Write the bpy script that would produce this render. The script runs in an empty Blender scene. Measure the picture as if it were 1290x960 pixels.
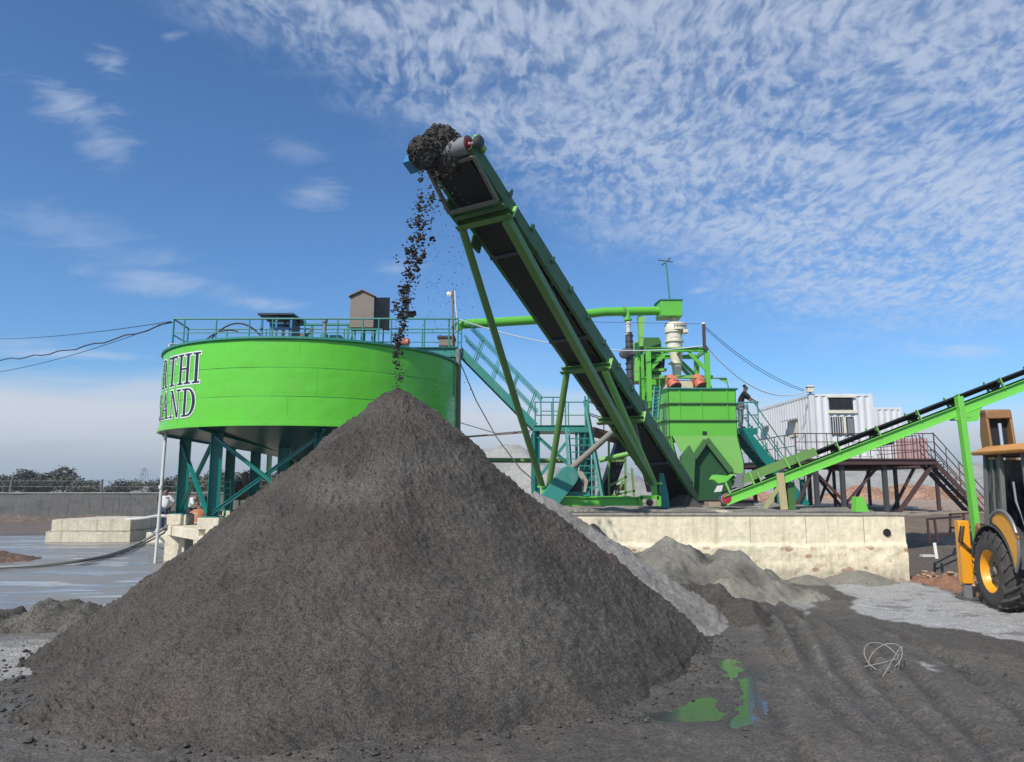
import bpy, bmesh, math, random
import numpy as np
from mathutils import Vector, Matrix
R = math.radians
random.seed(7)
scene = bpy.context.scene
COL = scene.collection

# ------------------------------------------------------------------ camera, sky, sun
HAZE = 0.0005
PITCH = R(8.3); F = 900.0; CAMZ = 2.3
cd = bpy.data.cameras.new('camera'); cam = bpy.data.objects.new('camera', cd); COL.objects.link(cam)
cam.location = (0, 0, CAMZ); cam.rotation_euler = (math.pi/2 + PITCH, 0, 0)
cd.sensor_width = 36; cd.lens = 36*F/1290; cd.clip_start = 0.1; cd.clip_end = 9000
scene.camera = cam
scene.view_settings.view_transform = 'Standard'; scene.view_settings.look = 'None'
scene.view_settings.gamma = 1; scene.view_settings.exposure = -0.1
try: scene.view_settings.use_curve_mapping = False
except Exception: pass
SUN_EL = R(44); SUN_DIR = Vector((-0.56, -0.83, 0)).normalized()
sun_v = Vector((SUN_DIR.x*math.cos(SUN_EL), SUN_DIR.y*math.cos(SUN_EL), math.sin(SUN_EL)))
sl = bpy.data.lights.new('sun', 'SUN'); sl.energy = 5.0; sl.angle = R(0.53); sl.color = (1.0, 0.95, 0.87)
so = bpy.data.objects.new('sun', sl); COL.objects.link(so)
so.rotation_euler = sun_v.to_track_quat('Z', 'Y').to_euler()

def ray(px, py):
    u, v = px-645.0, 480.0-py
    return u, F*math.cos(PITCH)-v*math.sin(PITCH), v*math.cos(PITCH)+F*math.sin(PITCH)
def W(px, py, Y):                       # a spot of the survey: bearing and height seen in the photo, at distance Y
    x, y, z = ray(px, py); return Vector((x/y*Y, Y, CAMZ+z/y*Y))
def G(px, py, z=0.0):
    x, y, zz = ray(px, py); t = (z-CAMZ)/zz; return Vector((x*t, y*t, z))
def AE(px, py):
    x, y, z = ray(px, py); return x/y, z/y

# ---- tiny node expression language
class X:
    def __init__(s, nt, sock): s.nt, s.s = nt, sock
    def m(s, op, *a, clamp=False):
        n = s.nt.nodes.new('ShaderNodeMath'); n.operation = op; n.use_clamp = clamp
        for i, v in enumerate((s,)+a):
            if isinstance(v, X): s.nt.links.new(v.s, n.inputs[i])
            else: n.inputs[i].default_value = v
        return X(s.nt, n.outputs[0])
    def __add__(s, o): return s.m('ADD', o)
    __radd__ = __add__
    def __mul__(s, o): return s.m('MULTIPLY', o)
    __rmul__ = __mul__
    def __sub__(s, o): return s.m('SUBTRACT', o)
    def __rsub__(s, o): return (s*-1.0)+o
    def __truediv__(s, o): return s.m('DIVIDE', o)
    def step(s, a, b):
        n = s.nt.nodes.new('ShaderNodeMapRange'); n.interpolation_type = 'SMOOTHSTEP'
        s.nt.links.new(s.s, n.inputs[0]); n.inputs[1].default_value = a; n.inputs[2].default_value = b
        return X(s.nt, n.outputs[0])
def comb(nt, x, y, z):
    n = nt.nodes.new('ShaderNodeCombineXYZ')
    for i, v in enumerate((x, y, z)):
        if isinstance(v, X): nt.links.new(v.s, n.inputs[i])
        else: n.inputs[i].default_value = v
    return n.outputs[0]
def noise(nt, vec, scale, detail=4, rough=0.55, dist=0.0, color=False):
    n = nt.nodes.new('ShaderNodeTexNoise'); n.inputs['Scale'].default_value = scale
    n.inputs['Detail'].default_value = detail; n.inputs['Roughness'].default_value = rough
    n.inputs['Distortion'].default_value = dist
    if vec is not None: nt.links.new(vec, n.inputs['Vector'])
    return n.outputs['Color'] if color else X(nt, n.outputs['Fac'])
def mixc(nt, fac, a, b, mode='MIX'):
    n = nt.nodes.new('ShaderNodeMix'); n.data_type = 'RGBA'; n.blend_type = mode
    if isinstance(fac, X): nt.links.new(fac.s, n.inputs[0])
    else: n.inputs[0].default_value = fac
    for i, v in ((6, a), (7, b)):
        if isinstance(v, (tuple, list)): n.inputs[i].default_value = (*v[:3], 1)
        else: nt.links.new(v, n.inputs[i])
    return n.outputs[2]
def mapping(nt, vec, sc=(1, 1, 1), rot=(0, 0, 0)):
    n = nt.nodes.new('ShaderNodeMapping'); n.inputs['Scale'].default_value = sc; n.inputs['Rotation'].default_value = rot
    nt.links.new(vec, n.inputs['Vector']); return n.outputs[0]

wd = bpy.data.worlds.new('World'); scene.world = wd; wd.use_nodes = True
nt = wd.node_tree; nt.nodes.clear()
wo = nt.nodes.new('ShaderNodeOutputWorld'); bg = nt.nodes.new('ShaderNodeBackground'); bg.inputs[1].default_value = 0.128
nt.links.new(bg.outputs[0], wo.inputs[0])
sky = nt.nodes.new('ShaderNodeTexSky'); sky.sky_type = 'NISHITA'; sky.sun_disc = False
sky.sun_elevation = SUN_EL; sky.sun_rotation = math.atan2(SUN_DIR.x, SUN_DIR.y)
sky.altitude = 400; sky.air_density = 1.0; sky.dust_density = 0.9; sky.ozone_density = 2.6
tc = nt.nodes.new('ShaderNodeTexCoord'); sp = nt.nodes.new('ShaderNodeSeparateXYZ'); nt.links.new(tc.outputs['Generated'], sp.inputs[0])
dx, dy, dz = (X(nt, sp.outputs[i]) for i in range(3))
yc = dy.m('MAXIMUM', 0.08); A_ = dx/yc; E_ = dz/yc
zc = dz.m('MAXIMUM', 0.0)+0.20
P_ = comb(nt, dx/zc, dy/zc, 0.0)
# ripple field of high small clouds, boundary running from upper left to lower right
pts = np.array([AE(*p) for p in [(60, -60), (200, 25), (380, 90), (520, 170), (700, 300), (900, 365), (1100, 415), (1290, 450)]])
cf = np.polyfit(pts[:, 0], pts[:, 1], 3)
eb = ((A_*float(cf[0])+float(cf[1]))*A_+float(cf[2]))*A_+float(cf[3])
AEv = comb(nt, A_, E_, 0.0)
big = noise(nt, P_, 1.6, 3, 0.5); edge = noise(nt, P_, 7.0, 5, 0.65)
mask = ((E_-eb)+(edge-0.5)*0.14+(big-0.5)*0.16).step(-0.05, 0.12)
Pd = nt.nodes.new('ShaderNodeVectorMath'); Pd.operation = 'ADD'; nt.links.new(P_, Pd.inputs[0])
Pn = nt.nodes.new('ShaderNodeVectorMath'); Pn.operation = 'SCALE'; Pn.inputs['Scale'].default_value = 0.16; nt.links.new(noise(nt, P_, 3.0, 3, 0.5, 0, True), Pn.inputs[0]); nt.links.new(Pn.outputs[0], Pd.inputs[1])
Pr = mapping(nt, Pd.outputs[0], (1.30, 0.80, 1), (0, 0, R(-8)))
rip = noise(nt, Pr, 29, 2, 0.5, 0.3)
rip2 = noise(nt, Pr, 70, 3, 0.6, 0.4)
rip3 = noise(nt, mapping(nt, P_, (1.3, 0.5, 1), (0, 0, R(-14))), 11, 3, 0.55, 0.8)
streak = noise(nt, mapping(nt, P_, (0.5, 2.0, 1), (0, 0, R(-35))), 2.6, 4, 0.6)
thick = (A_*0.11-0.03)+(streak-0.5)*0.75
cl = mask*((rip*0.85+rip2*0.40+rip3*0.18-0.215+thick*0.45).step(0.30, 0.70)*0.64+(streak+A_*0.12).step(0.30, 0.75)*0.30)
def blob(px, py, rx, ry, ang, stren, nscale=5.0):
    a0, e0 = AE(px, py); c, s_ = math.cos(R(ang)), math.sin(R(ang))
    a = A_-a0; e = E_-e0
    u_ = (a*c+e*s_)*(F/rx); v_ = (e*c-a*s_)*(F/ry)
    d = (u_*u_+v_*v_).m('SQRT')
    tx = noise(nt, mapping(nt, AEv, (1, 3.2, 1), (0, 0, R(-ang))), nscale, 6, 0.62, 0.6)
    return ((1.0-d)+(tx-0.5)*2.6).step(0.05, 1.25)*stren
for b in [(85, 130, 95, 38, -22, .6, 9), (130, 180, 70, 36, -28, .45, 9), (140, 80, 40, 24, -30, .5, 12), (215, 45, 26, 12, 0, .4, 12),
          (400, 246, 62, 30, -8, .5, 8), (370, 190, 60, 26, -18, .22, 9), (190, 352, 130, 26, -8, .55, 8), (110, 300, 190, 44, -18, .3, 8),
          (330, 380, 60, 17, -5, .5, 8), (500, 340, 50, 24, -8, .35, 9), (110, 447, 170, 10, -2, .6, 6), (30, 432, 90, 16, 0, .4, 8),
          (880, 366, 26, 9, 6, .6, 14), (1215, 440, 100, 16, -3, .6, 9), (640, 470, 260, 50, 0, .16, 5)]:
    cl = cl.m('MAXIMUM', blob(*b))
# low bank of stratus over the horizon
e1 = AE(0, 472)[1]; e0_ = AE(0, 530)[1]
nb = noise(nt, mapping(nt, AEv, (1.2, 7, 1)), 3.2, 5, 0.6, 0.4)
bank = ((E_*-1.0)+(nb-0.5)*0.09+A_*-0.035).step(-e1, -e0_)
skyc = mixc(nt, 1.0, sky.outputs[0], (0.66, 0.96, 1.22), 'MULTIPLY')
c1 = mixc(nt, cl*0.74, skyc, (5.1, 5.75, 6.9))
lowcol = mixc(nt, (E_+(nb-0.5)*0.03).step(-0.01, 0.11), (2.9, 3.35, 4.1), (5.4, 5.6, 6.1))
c2 = mixc(nt, bank*0.88, c1, lowcol)
nt.links.new(c2, bg.inputs[0])

# ------------------------------------------------------------------ numpy noise
_rng = np.random.RandomState(3); _perm = np.tile(_rng.permutation(256), 3); _grad = _rng.uniform(-1, 1, 512)
def vnoise(x, y, z=0.0):
    x = np.asarray(x, float); y = np.asarray(y, float); z = np.zeros_like(x)+z
    xi, yi, zi = np.floor(x).astype(int), np.floor(y).astype(int), np.floor(z).astype(int)
    xf, yf, zf = x-xi, y-yi, z-zi
    u, v, w = (t*t*t*(t*(t*6-15)+10) for t in (xf, yf, zf))
    def h(a, b, c): return _grad[_perm[(_perm[(_perm[a & 255]+b) & 255]+c) & 255]]
    def l(a, b, t): return a+(b-a)*t
    return l(l(l(h(xi, yi, zi), h(xi+1, yi, zi), u), l(h(xi, yi+1, zi), h(xi+1, yi+1, zi), u), v),
             l(l(h(xi, yi, zi+1), h(xi+1, yi, zi+1), u), l(h(xi, yi+1, zi+1), h(xi+1, yi+1, zi+1), u), v), w)
def fbm(x, y, z=0.0, o=4, g=0.5):
    s = 0; a = 1; t = 0
    for i in range(o):
        s = s+a*vnoise(x*2**i+17.3*i, y*2**i-9.1*i, z*2**i+3.7*i); t += a; a *= g
    return s/t
def sstep(a, b, x):
    t = np.clip((x-a)/(b-a), 0, 1); return t*t*(3-2*t)
def polysd(px, py, poly):                # signed distance, inside positive
    poly = np.array(poly, float); n = len(poly); d = np.full(px.shape, 1e9); ins = np.zeros(px.shape, bool)
    for i in range(n):
        ax, ay = poly[i]; bx, by = poly[(i+1) % n]; ex, ey = bx-ax, by-ay
        t = np.clip(((px-ax)*ex+(py-ay)*ey)/(ex*ex+ey*ey+1e-12), 0, 1)
        d = np.minimum(d, np.hypot(px-ax-t*ex, py-ay-t*ey))
        c = ((ay > py) != (by > py)) & (px < (bx-ax)*(py-ay)/(by-ay+1e-12)+ax); ins ^= c
    return np.where(ins, d, -d)

# ------------------------------------------------------------------ mesh helpers
def mesh_obj(name, verts, faces, mat, parent=None, smooth=True, angle=32, cols=None, mats=None, fm=None):
    me = bpy.data.meshes.new(name); me.from_pydata([tuple(v) for v in verts], [], faces); me.update()
    return finish(name, me, mat, parent, smooth, angle, cols)
def grid_obj(name, XX, YY, ZZ, mat, parent=None, cols=None, closed=False):
    h, w = XX.shape; n = h*w
    me = bpy.data.meshes.new(name); me.vertices.add(n)
    co = np.stack([XX, YY, ZZ], -1).reshape(-1, 3).astype(np.float32); me.vertices.foreach_set('co', co.ravel())
    i = np.arange(h-1)[:, None]; j = np.arange(w if closed else w-1)[None, :]; j2 = (j+1) % w
    f = np.stack([i*w+j, i*w+j2, (i+1)*w+j2, (i+1)*w+j], -1).reshape(-1, 4); m = len(f)
    me.loops.add(m*4); me.loops.foreach_set('vertex_index', f.ravel().astype(np.int32))
    me.polygons.add(m); me.polygons.foreach_set('loop_start', (np.arange(m)*4).astype(np.int32))
    me.update(calc_edges=True); me.validate()
    return finish(name, me, mat, parent, True, None, cols)
def finish(name, me, mat, parent, smooth, angle, cols):
    o = bpy.data.objects.new(name, me); COL.objects.link(o)
    if mat is not None: me.materials.append(mat)
    if smooth:
        me.polygons.foreach_set('use_smooth', [True]*len(me.polygons))
        if angle: me.set_sharp_from_angle(angle=R(angle))
    if cols is not None:
        at = me.color_attributes.new('tint', 'FLOAT_COLOR', 'POINT')
        c = np.concatenate([cols.reshape(-1, 3), np.ones((cols.size//3, 1))], 1).astype(np.float32); at.data.foreach_set('color', c.ravel())
    if parent is not None:
        o.parent = parent; o.matrix_parent_inverse = Matrix.Translation(parent.location).inverted() if parent.type == 'EMPTY' else Matrix()
    return o
def tag(o, label=None, cat=None, group=None, kind=None):
    if label: o['label'] = label
    if cat: o['category'] = cat
    if group: o['group'] = group
    if kind: o['kind'] = kind
    return o
def thing(name, label, cat, loc=(0, 0, 0), group=None):
    o = bpy.data.objects.new(name, None); COL.objects.link(o); o.location = loc; o.empty_display_size = 0.2
    return tag(o, label, cat, group)
def copy_tree(o, parent=None):
    c = o.copy(); COL.objects.link(c)
    if parent is not None: c.parent = parent
    for ch in [k for k in bpy.data.objects if k.parent == o]: copy_tree(ch, c)
    return c
def frame(d, up=(0, 0, 1)):
    d = Vector(d).normalized(); up = Vector(up)
    if abs(d.dot(up)) > 0.98: up = Vector((0, 1, 0))
    s = d.cross(up).normalized(); return d, s, s.cross(d).normalized()
class MB:
    def __init__(s): s.v = []; s.f = []
    def add(s, vs, fs):
        b = len(s.v); s.v += [Vector(v) for v in vs]; s.f += [tuple(i+b for i in f) for f in fs]; return s
    def box(s, c, size, rz=0.0, M=None):
        c = Vector(c); hx, hy, hz = (k/2 for k in size); q = Matrix.Rotation(rz, 3, 'Z') if M is None else M
        vs = [c+q @ Vector((x*hx, y*hy, z*hz)) for x in (-1, 1) for y in (-1, 1) for z in (-1, 1)]
        return s.add(vs, [(0, 1, 3, 2), (4, 6, 7, 5), (0, 4, 5, 1), (2, 3, 7, 6), (0, 2, 6, 4), (1, 5, 7, 3)])
    def span(s, a, b):
        a, b = Vector(a), Vector(b); return s.box((a+b)/2, [abs(b[i]-a[i]) for i in range(3)])
    def beam(s, a, b, w, h, up=(0, 0, 1)):
        a, b = Vector(a), Vector(b); d, sd, u = frame(b-a, up)
        return s.prof(a, b, [(-w/2, -h/2), (w/2, -h/2), (w/2, h/2), (-w/2, h/2)], up)
    def prof(s, a, b, pr, up=(0, 0, 1), cap=True):
        a, b = Vector(a), Vector(b); d, sd, u = frame(b-a, up); n = len(pr)
        vs = [p+sd*x+u*y for p in (a, b) for x, y in pr]
        fs = [(i, (i+1) % n, n+(i+1) % n, n+i) for i in range(n)]
        if cap: fs += [tuple(range(n))[::-1], tuple(range(n, 2*n))]
        return s.add(vs, fs)
    def channel(s, a, b, w, h, t=0.02, side=1, up=(0, 0, 1)):      # C profile: web h tall, flanges w wide to one side
        p = [(0, -h/2), (w, -h/2), (w, -h/2+t), (t, -h/2+t), (t, h/2-t), (w, h/2-t), (w, h/2), (0, h/2)]
        if side < 0: p = [(-x, y) for x, y in p][::-1]
        return s.prof(a, b, p, up)
    def ibeam(s, a, b, w, h, t=0.02, up=(0, 0, 1)):
        p = [(-w/2, -h/2), (w/2, -h/2), (w/2, -h/2+t), (t/2, -h/2+t), (t/2, h/2-t), (w/2, h/2-t), (w/2, h/2), (-w/2, h/2), (-w/2, h/2-t), (-t/2, h/2-t), (-t/2, -h/2+t), (-w/2, -h/2+t)]
        return s.prof(a, b, p, up)
    def tube(s, pts, r, n=10, cap=True):
        pts = [Vector(p) for p in pts]; rs = r if isinstance(r, (list, tuple)) else [r]*len(pts)
        up = Vector((0, 0, 1)); vs = []; fs = []
        for i, p in enumerate(pts):
            d = (pts[min(i+1, len(pts)-1)]-pts[max(i-1, 0)])
            d, sd, u = frame(d, up if abs(d.normalized().z) < .95 else (0, 1, 0))
            for k in range(n):
                a = 2*math.pi*k/n; vs.append(p+(sd*math.cos(a)+u*math.sin(a))*rs[i])
        for i in range(len(pts)-1):
            for k in range(n): fs.append((i*n+k, i*n+(k+1) % n, (i+1)*n+(k+1) % n, (i+1)*n+k))
        if cap: fs += [tuple(range(n))[::-1], tuple(range((len(pts)-1)*n, len(pts)*n))]
        return s.add(vs, fs)
    def lathe(s, o, ax, prof, n=24, cap=True):                      # prof: (distance along axis, radius)
        o = Vector(o); d, sd, u = frame(ax, (0, 0, 1) if abs(Vector(ax).normalized().z) < .9 else (0, 1, 0)); vs = []; fs = []
        for t, r in prof:
            for k in range(n):
                a = 2*math.pi*k/n; vs.append(o+d*t+(sd*math.cos(a)+u*math.sin(a))*r)
        for i in range(len(prof)-1):
            for k in range(n): fs.append((i*n+k, i*n+(k+1) % n, (i+1)*n+(k+1) % n, (i+1)*n+k))
        if cap: fs += [tuple(range(n))[::-1], tuple(range((len(prof)-1)*n, len(prof)*n))]
        return s.add(vs, fs)
    def prism(s, poly, ext):                                       # planar 3d polygon pushed along ext
        n = len(poly); ext = Vector(ext); poly = [Vector(p) for p in poly]
        return s.add(poly+[p+ext for p in poly], [tuple(range(n)), tuple(range(n, 2*n))[::-1]]+[(i, n+i, n+(i+1) % n, (i+1) % n) for i in range(n)])
    def loft(s, rings, cap=True):
        n = len(rings[0]); vs = [p for r in rings for p in r]; fs = []
        for i in range(len(rings)-1):
            for k in range(n): fs.append((i*n+k, i*n+(k+1) % n, (i+1)*n+(k+1) % n, (i+1)*n+k))
        if cap: fs += [tuple(range(n))[::-1], tuple(range((len(rings)-1)*n, len(rings)*n))]
        return s.add(vs, fs)
    def build(s, name, mat, parent=None, bevel=0, angle=32):
        me = bpy.data.meshes.new(name); me.from_pydata([tuple(v) for v in s.v], [], s.f)
        bm = bmesh.new(); bm.from_mesh(me); bmesh.ops.recalc_face_normals(bm, faces=bm.faces); bm.to_mesh(me); bm.free(); me.update()
        o = finish(name, me, mat, parent, True, angle, None)
        if bevel:
            m = o.modifiers.new('bevel', 'BEVEL'); m.width = bevel; m.segments = 2; m.limit_method = 'ANGLE'; m.angle_limit = R(40)
        return o
def catenary(a, b, sag, n=24):
    a, b = Vector(a), Vector(b)
    return [a.lerp(b, i/n)-Vector((0, 0, sag*4*(i/n)*(1-i/n))) for i in range(n+1)]

# ------------------------------------------------------------------ materials
def newmat(name):
    m = bpy.data.materials.new(name); m.use_nodes = True; t = m.node_tree; t.nodes.clear()
    o = t.nodes.new('ShaderNodeOutputMaterial'); p = t.nodes.new('ShaderNodeBsdfPrincipled'); t.links.new(p.outputs[0], o.inputs[0])
    g = t.nodes.new('ShaderNodeNewGeometry'); return m, t, p, g.outputs['Position']
def setc(t, sock, v):
    if isinstance(v, X): t.links.new(v.s, sock)
    elif isinstance(v, (int, float)): sock.default_value = v
    elif isinstance(v, (tuple, list)): sock.default_value = (*v[:3], 1)
    else: t.links.new(v, sock)
def bump(t, p, h, strength=0.4, dist=0.02):
    b = t.nodes.new('ShaderNodeBump'); b.inputs['Strength'].default_value = strength; b.inputs['Distance'].default_value = dist
    t.links.new(h.s, b.inputs['Height']); t.links.new(b.outputs[0], p.inputs['Normal'])
def paint(name, col, rough=0.38, dirt=0.35, dirtcol=(0.20, 0.17, 0.13), scale=1.0, rust=0.0, metal=0.0, spec=0.5, wob=0.0):
    m, t, p, P = newmat(name)
    n1 = noise(t, P, 1.3*scale, 5, 0.65); n2 = noise(t, mapping(t, P, (6, 6, 0.9)), 1.6*scale, 5, 0.6); n3 = noise(t, P, 22*scale, 4, 0.6)
    c = mixc(t, n1.step(0.3, 0.75)*0.35, col, tuple(k*0.78 for k in col))
    d = (n1*0.5+n2*0.5).step(0.5, 0.72)*dirt+n3.step(0.6, 0.8)*dirt*0.5
    c = mixc(t, d, c, dirtcol)
    if rust:
        c = mixc(t, (n1*0.45+n3*0.55).step(0.62-rust*0.12, 0.70)*0.9, c, (0.10, 0.042, 0.022))
    setc(t, p.inputs['Base Color'], c); setc(t, p.inputs['Roughness'], (d*0.4+rough+(n3-0.5)*0.12))
    p.inputs['Metallic'].default_value = metal; p.inputs['Specular IOR Level'].default_value = spec
    h = n3*0.25
    if wob: h = h*0.2+noise(t, P, 1.7, 3, 0.5)*wob
    bump(t, p, h, 0.35 if not wob else 0.5, 0.01 if not wob else 0.05); return m
GREEN = paint('green_paint', (0.125, 0.47, 0.045), 0.33, 0.12)
TANKG = paint('tank_green_paint', (0.120, 0.52, 0.028), 0.28, 0.30, (0.22, 0.38, 0.09), 0.8, wob=0.8)
PALEG = paint('dusty_green_paint', (0.20, 0.48, 0.10), 0.5, 0.35, (0.32, 0.34, 0.20))
CONVG = paint('dusty_shadow_green', (0.05, 0.15, 0.04), 0.5, 0.4, (0.13, 0.15, 0.09), rust=0.2)  # green paint, dusty and darkened for the conveyor's shadow side
LEGG = paint('leg_green_paint', (0.13, 0.26, 0.065), 0.42, 0.45, (0.17, 0.20, 0.10))
TEAL = paint('teal_paint', (0.006, 0.175, 0.145), 0.35, 0.15, (0.12, 0.16, 0.14))
TEALD = paint('dusty_teal_paint', (0.03, 0.22, 0.18), 0.5, 0.5, (0.20, 0.24, 0.20))
RUSTY = paint('rusty_brown_steel', (0.075, 0.038, 0.034), 0.6, 0.5, (0.14, 0.09, 0.07), rust=0.4)
WHITE = paint('white_steel_paint', (0.66, 0.66, 0.66), 0.45, 0.22, (0.36, 0.33, 0.29), rust=0.05)
CREAM = paint('cream_plastic', (0.72, 0.66, 0.52), 0.4, 0.2, (0.45, 0.38, 0.28))
PVC = paint('white_pvc', (0.62, 0.60, 0.56), 0.4, 0.35, (0.3, 0.27, 0.22))
REDM = paint('faded_red_paint', (0.60, 0.16, 0.10), 0.45, 0.35, (0.55, 0.38, 0.30))
REDH = paint('red_hub_paint', (0.30, 0.02, 0.03), 0.4, 0.4, (0.1, 0.07, 0.06))
BLACKR = paint('black_rubber', (0.018, 0.018, 0.019), 0.6, 0.35, (0.05, 0.048, 0.045))
BELT = paint('belt_rubber', (0.007, 0.0075, 0.009), 0.6, 0.35, (0.022, 0.021, 0.020), 2)
DKGREY = paint('dark_grey_steel', (0.055, 0.055, 0.058), 0.5, 0.5, (0.14, 0.13, 0.12))
GREY = paint('grey_steel', (0.24, 0.24, 0.24), 0.45, 0.5, (0.16, 0.15, 0.13), metal=0.3)
BLUE = paint('blue_paint', (0.035, 0.19, 0.38), 0.45, 0.25)
BROWNP = paint('weathered_brown_board', (0.22, 0.175, 0.14), 0.7, 0.5, (0.13, 0.10, 0.085), 2)
YEL = paint('yellow_machine_paint', (0.80, 0.33, 0.012), 0.38, 0.30, (0.30, 0.20, 0.10))
YELD = paint('worn_orange_paint', (0.27, 0.13, 0.045), 0.5, 0.6, (0.18, 0.12, 0.08), rust=0.5)
TYRE = paint('tyre_rubber', (0.055, 0.050, 0.045), 0.85, 0.95, (0.17, 0.15, 0.125), 2.5)
DUSTS = paint('dusty_steel', (0.17, 0.165, 0.11), 0.7, 0.7, (0.26, 0.24, 0.19), 3)
ORANGE = paint('orange_paint', (0.42, 0.19, 0.09), 0.5, 0.4)
DARK = paint('dark_void', (0.012, 0.012, 0.014), 0.7, 0.1)
CABLEW = paint('white_cable', (0.62, 0.66, 0.68), 0.5, 0.1); CABLEB = paint('black_cable', (0.02, 0.024, 0.035), 0.5, 0.1)
LETB = paint('letter_black', (0.015, 0.018, 0.035), 0.45, 0.12); LETW = paint('letter_white', (0.75, 0.76, 0.72), 0.45, 0.1)
REDPINK = paint('pinkish_sheet', (0.42, 0.26, 0.25), 0.6, 0.3)
def glassmat():
    m, t, p, P = newmat('dusty_glass'); p.inputs['Base Color'].default_value = (0.03, 0.035, 0.04, 1); p.inputs['Roughness'].default_value = 0.08
    n = noise(t, mapping(t, P, (5, 5, 1)), 2.5, 5); setc(t, p.inputs['Base Color'], mixc(t, n.step(0.4, 0.75)*0.6, (0.025, 0.03, 0.035), (0.22, 0.21, 0.20)))
    setc(t, p.inputs['Roughness'], n*0.5+0.02); return m
GLASS = glassmat()
def sandmat(name, col, col2, red=None, gs=38.0, bst=0.9, bd=0.025, rough=0.9, tint=False, gc=0.58):
    m, t, p, P = newmat(name)
    n1 = noise(t, P, 0.8, 5, 0.6); n2 = noise(t, P, gs, 3, 0.7); n3 = noise(t, P, gs*0.28, 4, 0.65)
    c = mixc(t, n1.step(0.35, 0.7), col, col2)
    if red: c = mixc(t, noise(t, P, 0.45, 3, 0.5).step(0.5, 0.68)*0.7, c, red)
    c = mixc(t, 1.0, c, mixc(t, n2.step(0.28, 0.72), (1-gc,)*3, (1+gc*1.05, 1+gc*1.03, 1+gc)), 'MULTIPLY')
    c = mixc(t, 1.0, c, mixc(t, n3, (0.78, 0.78, 0.78), (1.22, 1.22, 1.22)), 'MULTIPLY')
    if tint:
        a = t.nodes.new('ShaderNodeVertexColor'); a.layer_name = 'tint'; c = mixc(t, 1.0, c, a.outputs[0], 'MULTIPLY')
    setc(t, p.inputs['Base Color'], c); p.inputs['Roughness'].default_value = rough; p.inputs['Specular IOR Level'].default_value = 0.25
    bump(t, p, n2*0.9+n3*0.45, bst, bd); return m
SAND = sandmat('wet_dark_sand', (0.064, 0.057, 0.049), (0.086, 0.077, 0.066), (0.086, 0.068, 0.055), tint=True, gs=48, bst=1.0, bd=0.02)
SANDC = sandmat('sand_clod', (0.070, 0.063, 0.055), (0.10, 0.09, 0.08), gs=48)
PALES = sandmat('pale_grey_sand', (0.215, 0.20, 0.178), (0.26, 0.243, 0.218), gs=55, bst=0.7, bd=0.012, tint=True, gc=.35)
CLOD = sandmat('falling_wet_sand', (0.045, 0.041, 0.038), (0.08, 0.073, 0.066), gs=60)
GREYH = sandmat('grey_spoil', (0.29, 0.28, 0.255), (0.32, 0.31, 0.285), gs=2.5, bst=0.25, bd=0.08, tint=True, gc=.15)
REDSOIL = sandmat('red_soil', (0.30, 0.165, 0.105), (0.38, 0.24, 0.16), gs=9, bst=0.8, bd=0.05, tint=True)
def concrete(name, col, stain, masonry=False):
    m, t, p, P = newmat(name)
    n1 = noise(t, P, 0.9, 6, 0.65); n2 = noise(t, P, 7, 5, 0.65); n3 = noise(t, P, 45, 3, 0.6); st = noise(t, mapping(t, P, (5, 5, 0.5)), 1.3, 5, 0.6)
    c = mixc(t, n1.step(0.35, 0.7)*0.6, col, tuple(k*0.84 for k in col))
    c = mixc(t, (st*0.6+n2*0.4).step(0.48, 0.66)*0.65, c, stain)
    if masonry:
        v = t.nodes.new('ShaderNodeTexVoronoi'); v.inputs['Scale'].default_value = 2.7; t.links.new(mapping(t, P, (1.2, 1.2, 1.9)), v.inputs['Vector'])
        hue = noise(t, v.outputs['Position'] if 'Position' in v.outputs else P, 3, 1); d = X(t, v.outputs['Distance'])
        zz = t.nodes.new('ShaderNodeSeparateXYZ'); t.links.new(P, zz.inputs[0]); Z = X(t, zz.outputs[2])
        band = (Z+(n2-0.5)*0.12).step(0.92, 0.80)
        stone = (d+(n2-0.5)*0.35).step(0.36, 0.24)*hue.step(0.42, 0.52)*(1.0-(Z+(n1-0.5)*0.2).step(0.78, 0.90))
        c = mixc(t, stone*0.8, c, (0.36, 0.19, 0.12))
        c = mixc(t, (1.0-(Z+(n2-0.5)*0.3).step(0.05, 0.5))*0.55, c, (0.26, 0.24, 0.19))
        c = mixc(t, n2.step(0.55, 0.68)*(1.0-Z.step(0.8, 1.0))*0.4, c, (0.30, 0.23, 0.15))
        c = mixc(t, (Z+(n2-0.5)*0.08).step(1.56, 1.63)*0.6, c, (0.24, 0.22, 0.18))
    c = mixc(t, 1.0, c, mixc(t, n2.step(.25, .75), (.80, .79, .77), (1.14, 1.14, 1.14)), 'MULTIPLY')
    setc(t, p.inputs['Base Color'], c); p.inputs['Roughness'].default_value = 0.88
    bump(t, p, n2*0.8+n3*0.3, 0.8, 0.035); return m
CONC = concrete('cream_concrete', (0.72, 0.64, 0.48), (0.40, 0.34, 0.25))
WALLM = concrete('cream_wall_render', (0.86, 0.76, 0.55), (0.50, 0.40, 0.25), True)
BLOCKM = concrete('limewashed_block', (0.58, 0.52, 0.40), (0.22, 0.18, 0.12))
BOUND = concrete('grey_boundary_wall', (0.135, 0.13, 0.122), (0.035, 0.033, 0.03))

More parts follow.
